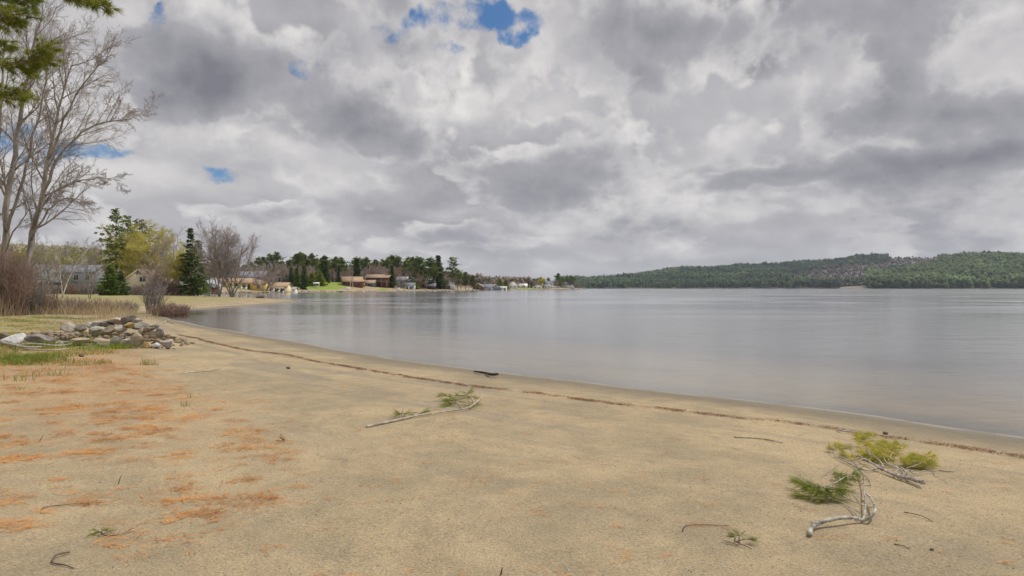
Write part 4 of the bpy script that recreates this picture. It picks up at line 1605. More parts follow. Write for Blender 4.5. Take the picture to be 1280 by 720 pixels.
# ------------------------------------------------------------------ houses
M['glass'] = plain('window_glass', (0.05, 0.06, 0.07), 0.12, 0.1, 1, spec=0.6)
M['white'] = plain('white_paint', (0.75, 0.74, 0.70), 0.6, 0.06)
M['grey_wall'] = plain('grey_siding', (0.20, 0.21, 0.23), 0.8, 0.12, 0.7, stretch=(0.2, 0.2, 8))
M['slate'] = plain('slate_roof', (0.18, 0.19, 0.22), 0.7, 0.2, 2)
M['beige'] = plain('beige_siding', (0.55, 0.49, 0.33), 0.8, 0.08, 0.7, stretch=(0.2, 0.2, 8))
M['yellow'] = plain('yellow_siding', (0.66, 0.48, 0.14), 0.8, 0.08)
M['cream'] = plain('cream_siding', (0.74, 0.64, 0.40), 0.8, 0.08)
M['tan_roof'] = plain('tan_roof', (0.38, 0.27, 0.18), 0.85, 0.15, 2)
M['brown_roof'] = plain('brown_roof', (0.34, 0.24, 0.17), 0.85, 0.15, 2)
M['log'] = plain('log_wall', (0.13, 0.06, 0.04), 0.8, 0.2, 0.8, stretch=(0.2, 0.2, 10))
M['orange_log'] = plain('orange_log_wall', (0.36, 0.18, 0.08), 0.8, 0.2, 0.8, stretch=(0.2, 0.2, 10))
M['dark_wall'] = plain('dark_wall', (0.07, 0.06, 0.06), 0.8, 0.2)
M['dk_grey'] = plain('dark_grey_roof', (0.12, 0.125, 0.14), 0.7, 0.2, 2)
M['lt_grey'] = plain('light_grey_siding', (0.45, 0.46, 0.48), 0.8, 0.1)
M['brick'] = plain('brick_wall', (0.32, 0.16, 0.11), 0.9, 0.2, 3)
M['wood'] = plain('weathered_wood', (0.34, 0.31, 0.27), 0.85, 0.25, 2, stretch=(0.3, 3, 3))
M['teal'] = plain('green_tarp', (0.10, 0.17, 0.13), 0.7, 0.1)
M['blue'] = plain('blue_paint', (0.08, 0.18, 0.48), 0.5, 0.1)


def gable_house(name, label, px, Y, w, d, h, rh, wall, roof, rz=0.0, ridge='x', windows=(), doors=(), chimney=None, porch=None, over=0.4, trim='white', group=None, cat='house', lift=0.0,
                balcony=None):
    """front looks along local -y; width along x; base at the ground"""
    p = at(px, Y)
    # sit on the lowest corner
    p.z = min(p.z, hz(p.x - w / 2, Y), hz(p.x + w / 2, Y), hz(p.x, Y + d / 2)) + lift
    root = empty(name, p, rz)
    wb, rb = MB(), MB()
    x0, x1, y0, y1 = -w / 2, w / 2, -d / 2, d / 2
    th = 0.18
    if ridge == 'x':
        wb.prism_x([(y0, -0.6), (y1, -0.6), (y1, h), (0, h + rh), (y0, h)], x0, x1)
        s = rh / (d / 2)
        for sg in (-1, 1):
            ye = sg * (d / 2 + over)
            ze = h - s * over
            poly = [(0, h + rh + .02), (ye, ze + .02), (ye, ze + th), (0, h + rh + th)]
            if sg < 0:
                poly = poly[::-1]
            rb.prism_x(poly, x0 - over, x1 + over)
    else:
        wb.prism([(x0, -0.6), (x1, -0.6), (x1, h), (0, h + rh), (x0, h)], y0, y1)
        s = rh / (w / 2)
        for sg in (-1, 1):
            xe = sg * (w / 2 + over)
            ze = h - s * over
            poly = [(0, h + rh + .02), (xe, ze + .02), (xe, ze + th), (0, h + rh + th)]
            if sg > 0:
                poly = poly[::-1]
            rb.prism(poly, y0 - over, y1 + over)
            tb = MB()
            q = [(0, h + rh - 0.12), (xe, ze - 0.12), (xe, ze + .02), (0, h + rh + .02)]
            tb.prism(q if sg > 0 else q[::-1], y0 - over - .06, y0 - over + .02)
            tb.build('roof_trim', M[trim], root)
    wb.build('wall', M[wall], root)
    ro = rb.build('roof', M[roof], root)
    if chimney:
        cb = MB().box(chimney[0] - .4, chimney[0] + .4, chimney[1] - .4, chimney[1] + .4, h, h + rh + 1.0)
        cb.build('chimney', M['brick'], ro)

    def opening(kind, face, c, z, ww, hh):
        fb, gb = MB(), MB()
        e = 0.10
        if face == 'f':
            for (a0, a1, b0, b1) in ((c - ww / 2 - e, c + ww / 2 + e, z - e, z), (c - ww / 2 - e, c + ww / 2 + e, z + hh, z + hh + e),
                                     (c - ww / 2 - e, c - ww / 2, z, z + hh), (c + ww / 2, c + ww / 2 + e, z, z + hh)):
                fb.box(a0, a1, y0 - .07, y0 + .01, b0, b1)
            if kind == 'window' and ww > 0.8:
                fb.box(c - .03, c + .03, y0 - .06, y0 - .025, z, z + hh)
            gb.box(c - ww / 2, c + ww / 2, y0 - .02, y0 + .02, z, z + hh)
        else:
            xx = x0 if face == 'l' else x1
            sg = -1 if face == 'l' else 1
            a, b_ = sorted((xx + sg * .07, xx - sg * .01))
            for (a0, a1, b0, b1) in ((c - ww / 2 - e, c + ww / 2 + e, z - e, z), (c - ww / 2 - e, c + ww / 2 + e, z + hh, z + hh + e),
                                     (c - ww / 2 - e, c - ww / 2, z, z + hh), (c + ww / 2, c + ww / 2 + e, z, z + hh)):
                fb.box(a, b_, a0, a1, b0, b1)
            a, b_ = sorted((xx + sg * .02, xx - sg * .02))
            gb.box(a, b_, c - ww / 2, c + ww / 2, z, z + hh)
        if kind == 'window':
            f = fb.build('window', M[trim], root)
            gb.build('pane', M['glass'], f)
        else:
            f = fb.build('door_frame', M[trim], root)
            gb.build('door', M['dark_wall'], root)
    for q in windows:
        opening('window', *q)
    for q in doors:
        opening('door', *q)
    if porch:
        (a0, a1, dep, ph, npost) = porch
        pb = MB()
        pb.prism_x([(y0 - dep - .2, ph), (y0 + .0, ph + .7), (y0 + .0, ph + .85), (y0 - dep - .2, ph + .15)], a0, a1)
        pb.build('porch_roof', M[roof], root)
        MB().box(a0, a1, y0 - dep, y0 - .01, -.4, .18).build('porch_floor', M['wood'], root)
        for i in range(npost):
            xx = a0 + .15 + (a1 - a0 - .3) * i / (npost - 1)
            MB().box(xx - .1, xx + .1, y0 - dep + .02, y0 - dep + .22, .18, ph + .05).build('porch_post', M['white'], root)
    if balcony:
        a0, a1, dep, bz = balcony
        MB().box(a0, a1, y0 - dep, y0 - .01, bz - .2, bz).build('balcony_floor', M['brown_roof'], root)
        rb2 = MB()
        rb2.box(a0, a1, y0 - dep, y0 - dep + .08, bz + .85, bz + .95)
        for i in range(int((a1 - a0) / .35) + 1):
            xx = a0 + .05 + i * .35
            rb2.box(xx - .05, xx + .05, y0 - dep + .01, y0 - dep + .07, bz, bz + .85)
        rb2.build('balcony_railing', M['brown_roof'], root)
        for xx in (a0 + .1, (a0 + a1) / 2, a1 - .1):
            MB().box(xx - .09, xx + .09, y0 - dep + .02, y0 - dep + .2, -.5, bz - .2).build('balcony_post', M['brown_roof'], root)
    tag(root, label, cat, group)
    return root


# grey house on the left: porch block, long wing with dormers
gable_house('house', 'grey shingled house with steep roof and white porch behind the thicket', 57, 163, 4.8, 7, 3.2, 3.6, 'grey_wall', 'slate', 0.12, 'y',
            windows=[('f', 0, 3.9, .9, 1.2)], doors=[('f', .7, .25, 1, 2.0)], porch=(-2.3, 2.3, 1.8, 2.5, 4))
g = gable_house('house_wing', 'long grey wing with white windows right of the steep roofed house', 92, 170, 13.5, 7, 5.3, 1.7, 'grey_wall', 'slate', 0.05, 'x',
                windows=[('f', -3.6, 3.4, 1.1, 1.2), ('f', .3, 3.4, 1.1, 1.2), ('f', 2.6, 3.4, 1.1, 1.2), ('f', 5.3, 3.4, 1.0, 1.2), ('f', 5.2, 1.0, 1.2, 1.3), ('f', 1.5, 1.0, 1.4, 1.3)])
gable_house('house', 'beige gabled house with pale roof edge among yellow willows', 187, 152, 9.6, 9, 2.1, 3.5, 'beige', 'tan_roof', 0.0, 'y',
            windows=[('f', .9, 3.0, 1.3, 1.0), ('f', -2.2, .9, 1.1, 1.1)], doors=[('f', 2.4, 0.1, 1, 2.0)])
gable_house('shed', 'grey wooden shed left of the beige gabled house', 160, 158, 5.5, 4, 2.0, 0.5, 'lt_grey', 'slate', 0.0, 'x', cat='shed')
gable_house('cottage', 'small white cottage behind the trees at the cove', 250, 228, 12, 6, 2.6, 2.2, 'white', 'lt_grey', 0.0, 'x',
            windows=[('f', -4, 1, 1.2, 1.1), ('f', -1.5, 1, 1.2, 1.1)], lift=.2)
gable_house('shed', 'dark red shed right of the small white cottage', 264, 222, 3.6, 4, 2.4, 0.9, 'log', 'dk_grey', 0.0, 'y', cat='shed', doors=[('f', 0, .1, 1.6, 1.9)])
# yellow lakeside row
gable_house('cottage', 'long yellow cottage row with orange roof behind the bare pair', 298, 266, 12.5, 6, 2.7, 1.3, 'yellow', 'tan_roof', 0.05, 'x',
            windows=[('f', -4.8, .9, 1.3, 1.2), ('f', -2.2, .9, 1.3, 1.2), ('f', 2.5, .9, 1.3, 1.2), ('f', 4.8, .9, 1.3, 1.2)], doors=[('f', .3, .1, 1, 2)], lift=.1)
gable_house('cottage', 'yellow cottage with white door right of the long yellow row', 316, 262, 7.5, 6, 2.6, 1.1, 'yellow', 'tan_roof', -0.1, 'x',
            windows=[('f', -2.0, .9, 1.2, 1.2), ('f', 2.2, .9, 1.2, 1.2)], doors=[('f', 0, .1, 1, 2)])
gable_house('cottage', 'deep yellow cottage end beside the wide pinkish tree', 326, 258, 4.4, 6, 2.6, .8, 'yellow', 'tan_roof', 0.1, 'x', windows=[('f', 0, .9, 1.2, 1.2)], trim='brown_roof')
gable_house('lodge', 'large grey roofed lodge above the yellow cottages', 312, 292, 15, 9, 4.0, 2.3, 'dark_wall', 'slate', 0.0, 'x', windows=[('f', -4, 1.8, 2, 1.2), ('f', 0, 1.8, 2, 1.2), ('f', 4, 1.8, 2, 1.2)], lift=0.6, cat='lodge')
gable_house('cottage', 'white roofed cottage right behind the grey roofed lodge', 322, 300, 7, 7, 5.2, 1.4, 'lt_grey', 'white', 0.1, 'y', windows=[('f', 0, 3, 1.2, 1.2)])
gable_house('cottage', 'cream cottage with three arched white openings at the water', 346, 262, 9.5, 6, 2.9, 1.4, 'cream', 'tan_roof', 0.0, 'x',
            windows=[('f', -3.2, .5, 1.5, 1.6), ('f', -1.1, .5, 1.5, 1.6), ('f', 1.1, .5, 1.5, 1.6), ('f', 3.2, .5, 1.5, 1.6)], over=.5)
gable_house('boathouse', 'low white boathouse with olive roof right of the cream cottage', 362, 267, 5.2, 4, 1.9, .9, 'white', 'wood', 0.0, 'x', cat='boathouse', windows=[('f', 0, .7, 1.6, .7)])
# brown houses
gable_house('cabin', 'reddish log cabin with tan roof and orange gable end', 440, 347, 9.5, 7, 3.0, 2.2, 'log', 'tan_roof', 0.35, 'x',
            windows=[('f', -2.6, 1.1, 1.3, 1.1), ('f', .4, 1.1, 1.3, 1.1), ('r', 0, 1.0, 1.3, 1.2)], doors=[('f', 3, .2, 1, 2)], over=.6, trim='orange_log', cat='cabin', lift=.2)
gable_house('garage', 'orange timber garage end attached right of the log cabin', 450, 352, 4.6, 5, 2.8, 2.0, 'orange_log', 'tan_roof', 0.1, 'y', windows=[('f', 0, 2.8, .8, .7)],
            doors=[('f', -1.0, .1, 1.6, 1.9)], trim='orange_log', cat='garage', lift=.2)
gable_house('chalet', 'two storey brown chalet with low roof and front balcony', 474, 372, 12, 8, 5.4, 1.5, 'log', 'brown_roof', -0.12, 'x',
            windows=[('f', -4, 3.4, 1.6, 1.2), ('f', 3.8, 3.4, 1.8, 1.4), ('f', -4, 1, 1.6, 1.2), ('f', 1, 3.3, 1.4, 1.6)], doors=[('f', 2, .4, 1.2, 2)],
            over=1.0, chimney=(3, 1), balcony=(0, 6, 1.6, 3.1), trim='log', cat='chalet', lift=.2)
gable_house('garage', 'green fronted garage left of the brown chalet', 463, 364, 5, 5, 2.2, 1.4, 'teal', 'brown_roof', .1, 'x', doors=[('f', 0, .1, 2.6, 1.7)], cat='garage')
# grey houses
gable_house('boathouse', 'small white boathouse with blue door at the water', 513, 372, 5.0, 4, 2.4, 1.2, 'white', 'slate', 0.0, 'x', doors=[('f', -1.5, .1, .9, 1.7)],
            windows=[('f', 1.6, .9, .9, .9)], cat='boathouse')
for o_, bx in ((None, 0.3),):
    p = at(513, 369.7)
    bd = MB().box(-.75, .75, -.03, .03, 0.1, 1.7).build('door_panel', M['blue'])
    bd.location = (p.x + .35, 372 - 2.06, p.z + .0)
    tag(bd, 'blue board door leaning on the small white boathouse', 'door')
gable_house('house', 'white gabled house half hidden above the small white boathouse', 507, 392, 9, 7, 4.2, 2.0, 'lt_grey', 'lt_grey', 0.0, 'x', windows=[('f', -2, 2.2, 1.2, 1.2), ('f', 1.5, 2.2, 1.2, 1.2)])
gable_house('house', 'dark house with pale grey roof behind the three green pines', 532, 402, 11, 8, 3.6, 2.6, 'dark_wall', 'lt_grey', 0.2, 'x', windows=[('f', -3, 1.2, 1.8, 1.4), ('f', 0, 1.2, 1.8, 1.4), ('f', 3, 1.2, 1.8, 1.4)])
gable_house('boathouse', 'dark boathouse below the three green pines', 539, 388, 5, 4, 2.0, 1.5, 'dark_wall', 'slate', 0.0, 'x', cat='boathouse')
gable_house('house', 'grey house with large dark windows by the lone pine', 559, 404, 8.5, 7, 4.0, 1.7, 'lt_grey', 'dk_grey', 0.0, 'y',
            windows=[('f', -1.3, .5, 1.7, 2.0), ('f', 1.3, .5, 1.7, 2.0), ('f', 0, 3.2, 2.4, 1.0)])
# far cottages towards the point
far_h = [(598, 500, 7, 3.2, 2.4, 'log', 'wood', 'small brown cottage first beyond the grey house'),
         (609, 515, 8, 3.4, 2.2, 'lt_grey', 'slate', 'small pale cottage left of the olive cedars'),
         (619, 545, 8, 3.0, 2.4, 'grey_wall', 'white', 'small white roofed cottage at the olive cedars'),
         (629, 572, 6, 2.4, 1.5, 'white', 'lt_grey', 'low white boathouse right of the olive cedars'),
         (641, 655, 8, 4.5, 3.0, 'white', 'tan_roof', 'white house with tan roof left of the second lawn'),
         (652, 740, 12, 2.6, 2.2, 'white', 'white', 'long white building on top of the second lawn'),
         (672, 775, 9, 2.6, 2.0, 'white', 'lt_grey', 'low white house right of the second lawn'),
         (684, 800, 7, 6.5, 3.0, 'white', 'slate', 'tall white house below the yellow willow'),
         (677, 802, 6, 5.0, 2.4, 'cream', 'tan_roof', 'cream house left of the tall white house'),
         (710, 930, 13, 5.0, 4.0, 'white', 'slate', 'white house under the last tall pines of the point'),
         (716, 915, 4, 3.0, 1.6, 'white', 'lt_grey', 'tiny white boathouse at the tip of the point')]
for i, (px, Y, w, h, rh, wl, rf, lb) in enumerate(far_h):
    gable_house('boathouse' if 'boathouse' in lb else 'cottage', lb, px, Y, w, 6, h, rh, wl, rf, 0.1 * ((i % 3) - 1), 'x' if i % 2 else 'y',
                windows=[('f', -w / 4, h * .35, 1.2, 1.3), ('f', w / 4, h * .35, 1.2, 1.3)])


# ---- white garden swing on the lawn
def swing():
    root = empty('garden_swing', at(395.5, 322))
    mb = MB()
    for sx in (-1.3, 1.3):
        mb.tubes([[(sx, -.7, 0), (sx, 0, 2.0)], [(sx, .7, 0), (sx, 0, 2.0)]], [[.06, .06]] * 2, 5)
    mb.tubes([[(-1.4, 0, 2.0), (1.4, 0, 2.0)]], [[.06, .06]], 5)
    mb.build('frame', M['white'], root)
    rb = MB()
    rb.prism_x([(-.9, 2.0), (0, 2.5), (.9, 2.0), (.9, 2.08), (0, 2.6), (-.9, 2.08)], -1.5, 1.5)
    rb.build('canopy', M['white'], root)
    sb = MB().box(-1, 1, -.3, .3, .5, .57)
    sb.box(-1, 1, .25, .32, .58, 1.1)
    sb.build('seat', M['white'], root)
    tag(root, 'white canopied garden swing between the two yellow green cedars', 'swing')


swing()


# ---- picnic tables under the bare pair
def picnic(loc, rz):
    root = empty('picnic_table', loc, rz)
    top = MB()
    for i in range(5):
        top.box(-.95, .95, -.38 + i * .155, -.38 + i * .155 + .14, .72, .76)
    top.build('table_top', M['wood'], root)
    for s in (-1, 1):
        MB().box(-.95, .95, s * .72 - .13, s * .72 + .13, .42, .46).build('bench', M['wood'], root)
    for sx in (-.7, .7):
        lb = MB()
        lb.tubes([[(sx, -.75, 0), (sx, -.28, .71)], [(sx, .75, 0), (sx, .28, .71)], [(sx, -.8, .39), (sx, .8, .39)]], [[.045, .045]] * 3, 4)
        lb.build('leg', M['wood'], root)
    tag(root, 'weathered picnic table left of the wide bare pair of trees', 'picnic table', 'picnic tables under the bare trees')
    return root


pt = picnic(at(262, 118), .2)
copy_thing(pt, at(296, 116), -0.15, None, 'weathered picnic table right in front of the bare pair of trees')
copy_thing(pt, at(305, 124), .3, None, 'weathered picnic table farthest right towards the cove')


def dock(px, Y, L, rz, label, z=.45):
    x = (px - 640) / F * Y
    root = empty('dock', (x, Y, 0), rz)
    d = MB()
    n = int(L / .3)
    for i in range(n):
        d.box(-.8, .8, -i * .3 - .27, -i * .3, z, z + .06)
    d.build('deck', M['wood'], root)
    for i in range(3):
        for sx in (-.75, .75):
            MB().box(sx - .07, sx + .07, -L * (i + .5) / 3 - .07, -L * (i + .5) / 3 + .07, -1.2, z - .002).build('post', M['wood'], root)
    tag(root, label, 'dock')


dock(424, 318, 9, .9, 'grey wooden dock below the log cabin lawn')
dock(546, 374, 8, 0.8, 'dark wooden dock left of the grey house with large windows')


def boat(px, Y, rz, label, L=4.2, col='white'):
    root = empty('rowing_boat', at(px, Y), rz)
    n = 9
    out_, inn = [], []
    mb = MB()
    V = []
    for i in range(n):
        t = i / (n - 1)
        w = .75 * (1 - max(0, t - .45) ** 2 * 3.2) if t > .45 else .7
        w = max(w, .03)
        xx = -L / 2 + L * t
        sh = .55 + .25 * t ** 2
        V += [(xx, -w, sh), (xx, -w * .75, .1), (xx, 0, 0.0), (xx, w * .75, .1), (xx, w, sh), (xx, w * .86, sh - .02), (xx, w * .6, .18), (xx, 0, .1), (xx, -w * .6, .18), (xx, -w * .86, sh - .02)]
    k = 10
    q = [(i * k + j, (i + 1) * k + j, (i + 1) * k + (j + 1) % k, i * k + (j + 1) % k) for i in range(n - 1) for j in range(k)]
    mb.add(V, [q, [tuple(range(k))], [tuple(range((n - 1) * k, n * k))[::-1]]])
    mb.build('hull', M[col], root)
    for xx in (-1.2, .2):
        MB().box(xx - .12, xx + .12, -.55, .55, .38, .42).build('thwart', M['wood'], root)
    tag(root, label, 'boat')


boat(432, 333, .4, 'white rowing boat pulled up below the log cabin')
boat(495, 362, -.2, 'white rowing boat on the bank right of the brown chalet')
boat(583, 404, .3, 'small white boat on the shore beyond the grey house', 3.4)


# ---- adirondack style loungers in front of the yellow cottages
def lawn_chair(loc, rz):
    root = empty('lawn_chair', loc, rz)
    sb = MB()
    sb.prism_x([(-.35, .42), (.3, .28), (.3, .33), (-.35, .47)], -.3, .3)
    sb.build('seat', M['white'], root)
    bb = MB()
    bb.prism_x([(.25, .3), (.62, 1.1), (.67, 1.08), (.31, .28)], -.3, .3)
    bb.build('backrest', M['white'], root)
    for sx in (-.33, .33):
        lb = MB()
        lb.box(sx - .03, sx + .03, -.35, -.29, 0, .6)
        lb.box(sx - .07, sx + .07, -.4, .4, .6, .63)
        lb.box(sx - .03, sx + .03, .42, .48, 0, .6)
        lb.build('arm', M['white'], root)
    tag(root, 'white lawn chair, first from the left before the yellow cottages', 'chair', 'white lawn chairs before the cottages')
    return root


lc = lawn_chair(at(291, 253), .1)
for i, px in enumerate([296, 301.5, 307, 335, 341, 347.5, 353]):
    copy_thing(lc, at(px, 253 if px < 310 else 256.5), .2 - .1 * i, None, 'white lawn chair, %s from the left %s' % (ORD[i + 1] if i < 3 else ORD[i - 3], 'before the yellow cottages' if i < 3 else 'before the cream cottage'))

# ---- rocks
def rock_mesh(rng, sx, sy, sz, cuts=11, sub=3):
    import bmesh
    bm = bmesh.new()
    bmesh.ops.create_icosphere(bm, subdivisions=sub, radius=1.0)
    V = np.array([v.co[:] for v in bm.verts])
    Fc = np.array([[v.index for v in f.verts] for f in bm.faces])
    bm.free()
    for _ in range(cuts):
        nrm = rng.normal(size=3)
        nrm /= np.linalg.norm(nrm)
        dd = rng.uniform(0.42, 0.80)
        s = V @ nrm
        over = np.maximum(s - dd, 0)
        V = V - over[:, None] * nrm[None] * 0.96
    a = rng.normal(size=3) * 3
    V = V * (1 + 0.035 * np.sin(V[:, :1] * 5 + a[0]) * np.sin(V[:, 1:2] * 6 + a[1]) + 0.02 * np.sin(V[:, 2:3] * 13 + a[2]))
    V = V + rng.normal(0, 0.008, V.shape)
    mx = np.abs(V).max(axis=0)
    V = V / mx * np.array([sx, sy, sz]) * 0.5
    return V, Fc


def rock_mat(name, c, c2, lichen=(0.42, 0.42, 0.38)):
    m, t, b = new_mat(name)
    pos = t.new('ShaderNodeTexCoord').outputs['Object']
    oi = t.new('ShaderNodeObjectInfo')
    pos = t.vm('ADD', pos, t.vm('SCALE', oi.outputs['Location'], 3.1))
    n = t.rng(t.noise(pos, 5, 7, 0.65, .4), .35, .65)
    col = t.mix(n, c, c2)
    l = t.rng(t.noise(pos, 13, 5, 0.7), .56, .64)
    col = t.mix(t.math('MULTIPLY', l, .7), col, lichen)
    dk = t.rng(t.noise(pos, 30, 4, 0.7), .60, .68)
    col = t.mix(t.math('MULTIPLY', dk, .7), col, tuple(x * .3 for x in c))
    col = t.mix(t.rng(oi.outputs['Random'], 0, 1, 0, .25), col, (0.25, 0.22, 0.19))
    t.put(b.inputs['Base Color'], col)
    b.inputs['Roughness'].default_value = .85
    bu = t.new('ShaderNodeBump')
    bu.inputs['Strength'].default_value = .7
    bu.inputs['Distance'].default_value = .03
    t.put(bu.inputs['Height'], t.noise(pos, 18, 7, .7))
    t.l.new(bu.outputs[0], b.inputs['Normal'])
    return m


RM = {
    'pale grey': rock_mat('pale_grey_stone', (0.31, 0.285, 0.24), (0.53, 0.485, 0.41)),
    'dark grey': rock_mat('dark_grey_stone', (0.12, 0.11, 0.095), (0.28, 0.25, 0.21), (0.26, 0.26, 0.23)),
    'grey': rock_mat('grey_stone', (0.23, 0.205, 0.17), (0.43, 0.385, 0.31)),
    'tan': rock_mat('tan_stone', (0.30, 0.25, 0.17), (0.46, 0.38, 0.26)),
    'brown': rock_mat('brown_stone', (0.17, 0.13, 0.09), (0.32, 0.25, 0.17), (0.34, 0.30, 0.22)),
    'ochre': rock_mat('ochre_stone', (0.36, 0.24, 0.09), (0.52, 0.37, 0.16)),
    'pinkish': rock_mat('pinkish_stone', (0.36, 0.27, 0.20), (0.52, 0.42, 0.33)),
    'whitish': rock_mat('whitish_stone', (0.44, 0.43, 0.42), (0.68, 0.67, 0.65), (0.75, 0.74, 0.72)),
}
# (column, row) of the centre and width, height in the enlarged crop, colour, course: 0 front, 1 middle, 2 back
ROCKS = []
for (cx, cy, w, h, c, k) in [
        (40, 265, 95, 55, 'tan', 0), (195, 235, 160, 100, 'pale grey', 1), (300, 320, 190, 95, 'tan', 0), (440, 290, 155, 120, 'pale grey', 0),
        (575, 290, 115, 108, 'grey', 0), (690, 270, 165, 155, 'tan', 0), (820, 325, 95, 75, 'ochre', 0), (935, 340, 115, 65, 'whitish', 0),
        (1090, 330, 125, 105, 'pale grey', 0), (1162, 377, 42, 26, 'whitish', 0), (650, 362, 200, 32, 'pinkish', 0),
        (355, 222, 155, 95, 'brown', 1), (500, 205, 120, 90, 'grey', 1), (765, 240, 75, 100, 'tan', 1), (930, 262, 155, 90, 'pinkish', 1),
        (997, 275, 55, 140, 'dark grey', 1), (840, 222, 105, 60, 'brown', 1), (600, 165, 100, 65, 'ochre', 1),
        (30, 200, 95, 90, 'grey', 1), (135, 165, 95, 75, 'pale grey', 2), (228, 152, 130, 70, 'pale grey', 2), (345, 152, 130, 85, 'dark grey', 2),
        (455, 112, 175, 95, 'pinkish', 2), (612, 78, 140, 95, 'dark grey', 2), (690, 108, 95, 55, 'grey', 2), (770, 172, 215, 75, 'grey', 2), (922, 187, 100, 55, 'dark grey', 2)]:
    ROCKS.append((100 + cx / 9.846, 390 + cy / 9.846, w / 9.846, h / 9.846, c, k))
for (cx, cy, w, h, c, k) in [(590, 240, 330, 135, 'dark grey', 0), (905, 205, 225, 95, 'grey', 1), (1060, 292, 215, 110, 'tan', 0), (1095, 215, 110, 90, 'tan', 1),
                             (820, 300, 120, 75, 'pale grey', 0), (865, 262, 130, 60, 'dark grey', 0), (215, 300, 250, 130, 'whitish', 0), (50, 315, 150, 70, 'brown', 1)]:
    ROCKS.append((cx / 10.667, 390 + cy / 10.667, w / 10.667, h / 10.667, c, k))
rng = np.random.default_rng(77)
crs = ['front row', 'middle row', 'top row']
ordn = ['first', 'second', 'third', 'fourth', 'fifth', 'sixth', 'seventh', 'eighth', 'ninth', 'tenth', 'eleventh', 'twelfth', 'thirteenth', 'fourteenth', 'fifteenth']
for k in range(3):
    row = sorted([r for r in ROCKS if r[5] == k], key=lambda r: -r[0])
    for i, (px, py, w, h, c, _) in enumerate(row):
        Y = [19.1, 19.75, 20.5][k] + rng.uniform(-.06, .06) - (px - 100) * 0.002
        s = Y / F
        W_, H_ = w * s * 1.36, h * s * 1.26
        D_ = min(max(W_ * .8, H_ * 1.0), .75)
        V, Fc = rock_mesh(rng, W_, D_, H_, 15, 4)
        x = (px - 640) * s
        z = H - (py - 360) * s
        mb = MB()
        mb.add(V, [Fc])
        o = mb.build('rock', RM[c], smooth=False)
        zg = hz(x, Y)
        if z - H_ / 2 > zg + .0 and k == 0:
            z = zg + H_ / 2 - .02
        o.location = (x, Y, z)
        o.rotation_euler = (rng.normal(0, .06), rng.normal(0, .06), rng.normal(0, .12))
        size = 'small' if w < 10 else ('large' if w > 17 else 'middling')
        shape = 'flat' if h < w * .5 else ('upright' if h > w * 1.05 else 'angular')
        tag(o, '%s %s %s rock, %s from the water end, %s of the pile' % (size, shape, c, ordn[i], crs[k]), 'rock', 'rocks heaped in the low pile')

# packed rubble between the big rocks
def rubble(name, label, pos, smin, smax, mats, seed, sub=1, cat='stones'):
    rng = np.random.default_rng(seed)
    mb = MB()
    protos = [rock_mesh(rng, 1, rng.uniform(.7, 1), rng.uniform(.45, .8), 8, sub) for _ in range(10)]
    P = np.asarray(pos, float)
    k = rng.integers(0, 10, len(P))
    s = rng.uniform(smin, smax, len(P))
    a = rng.uniform(0, 6.283, len(P))
    for j in range(10):
        idx = np.nonzero(k == j)[0]
        if not len(idx):
            continue
        V, Fc = protos[j]
        ca, sa = np.cos(a[idx])[:, None], np.sin(a[idx])[:, None]
        X = V[None, :, 0] * ca - V[None, :, 1] * sa
        Yy = V[None, :, 0] * sa + V[None, :, 1] * ca
        Z = np.repeat(V[None, :, 2], len(idx), 0)
        W = np.stack([X, Yy, Z], -1) * s[idx][:, None, None] + P[idx][:, None, :]
        Fo = (Fc[None] + np.arange(len(idx))[:, None, None] * len(V)).reshape(-1, 3)
        mb.add(W.reshape(-1, 3), [Fo])
    o = mb.build(name, mats)
    tag(o, label, cat, kind='stuff')
    return o


M['pebble'] = foliage('pebbles', (0.10, 0.085, 0.065), (0.60, 0.56, 0.48), trans=0.0, nscale=40)
M['shore_stone'] = foliage('shore_stones', (0.16, 0.14, 0.12), (0.55, 0.50, 0.44), trans=0.0, nscale=.2)
rg = np.random.default_rng(3)
n = 420
x = rg.uniform(-15.2, -9.7, n)
y = 20.35 - 0.05 * (x + 12) + rg.normal(0, .42, n)
z = height(x, y)
rubble('rubble', 'small broken stones packed between the rocks of the pile', np.stack([x, y, z + .02], 1), .08, .24, RM['brown'], 4, 2)
# pebbles, shell bits and dark grit on the sand
n = 14000
y = 2.6 + 13 * rg.uniform(0, 1, n) ** 1.4
x = (rg.uniform(-40, 1340, n) - 640) / F * y
d = sdf(x, y)
kk = d > 0.15
x, y = x[kk], y[kk]
rubble('pebbles', 'tiny pebbles and shell bits scattered over the sand', np.stack([x, y, height(x, y) + .001], 1), .004, .014, M['pebble'], 5, 1, 'pebbles')
# stones along the far left shoreline
SP, i0 = [], 26
for i in range(3 + len(shore_px) - 1, 3 + len(shore_px) + 12):
    a, b2 = SH[i], SH[i + 1]
    L = np.hypot(*(b2 - a))
    for q in range(int(L * 1.6)):
        t_ = rg.uniform()
        pt_ = a + (b2 - a) * t_ + rg.normal(0, .9, 2) + np.array([-.5, .8])
        SP.append(pt_)
SP = np.array(SP)
rubble('shore_stones', 'pale stones lining the water edge of the far left shore', np.stack([SP[:, 0], SP[:, 1], height(SP[:, 0], SP[:, 1]) + .1], 1), .3, 1.3, M['shore_stone'], 6, 1)


# ------------------------------------------------------------------ fallen needles and the drift line
M['orange'] = foliage('fallen_needles', (0.30, 0.13, 0.045), (0.72, 0.36, 0.12), trans=0.1, nscale=2.2)
M['debris'] = foliage('drift_debris', (0.13, 0.065, 0.035), (0.34, 0.175, 0.085), trans=0.0, nscale=6)


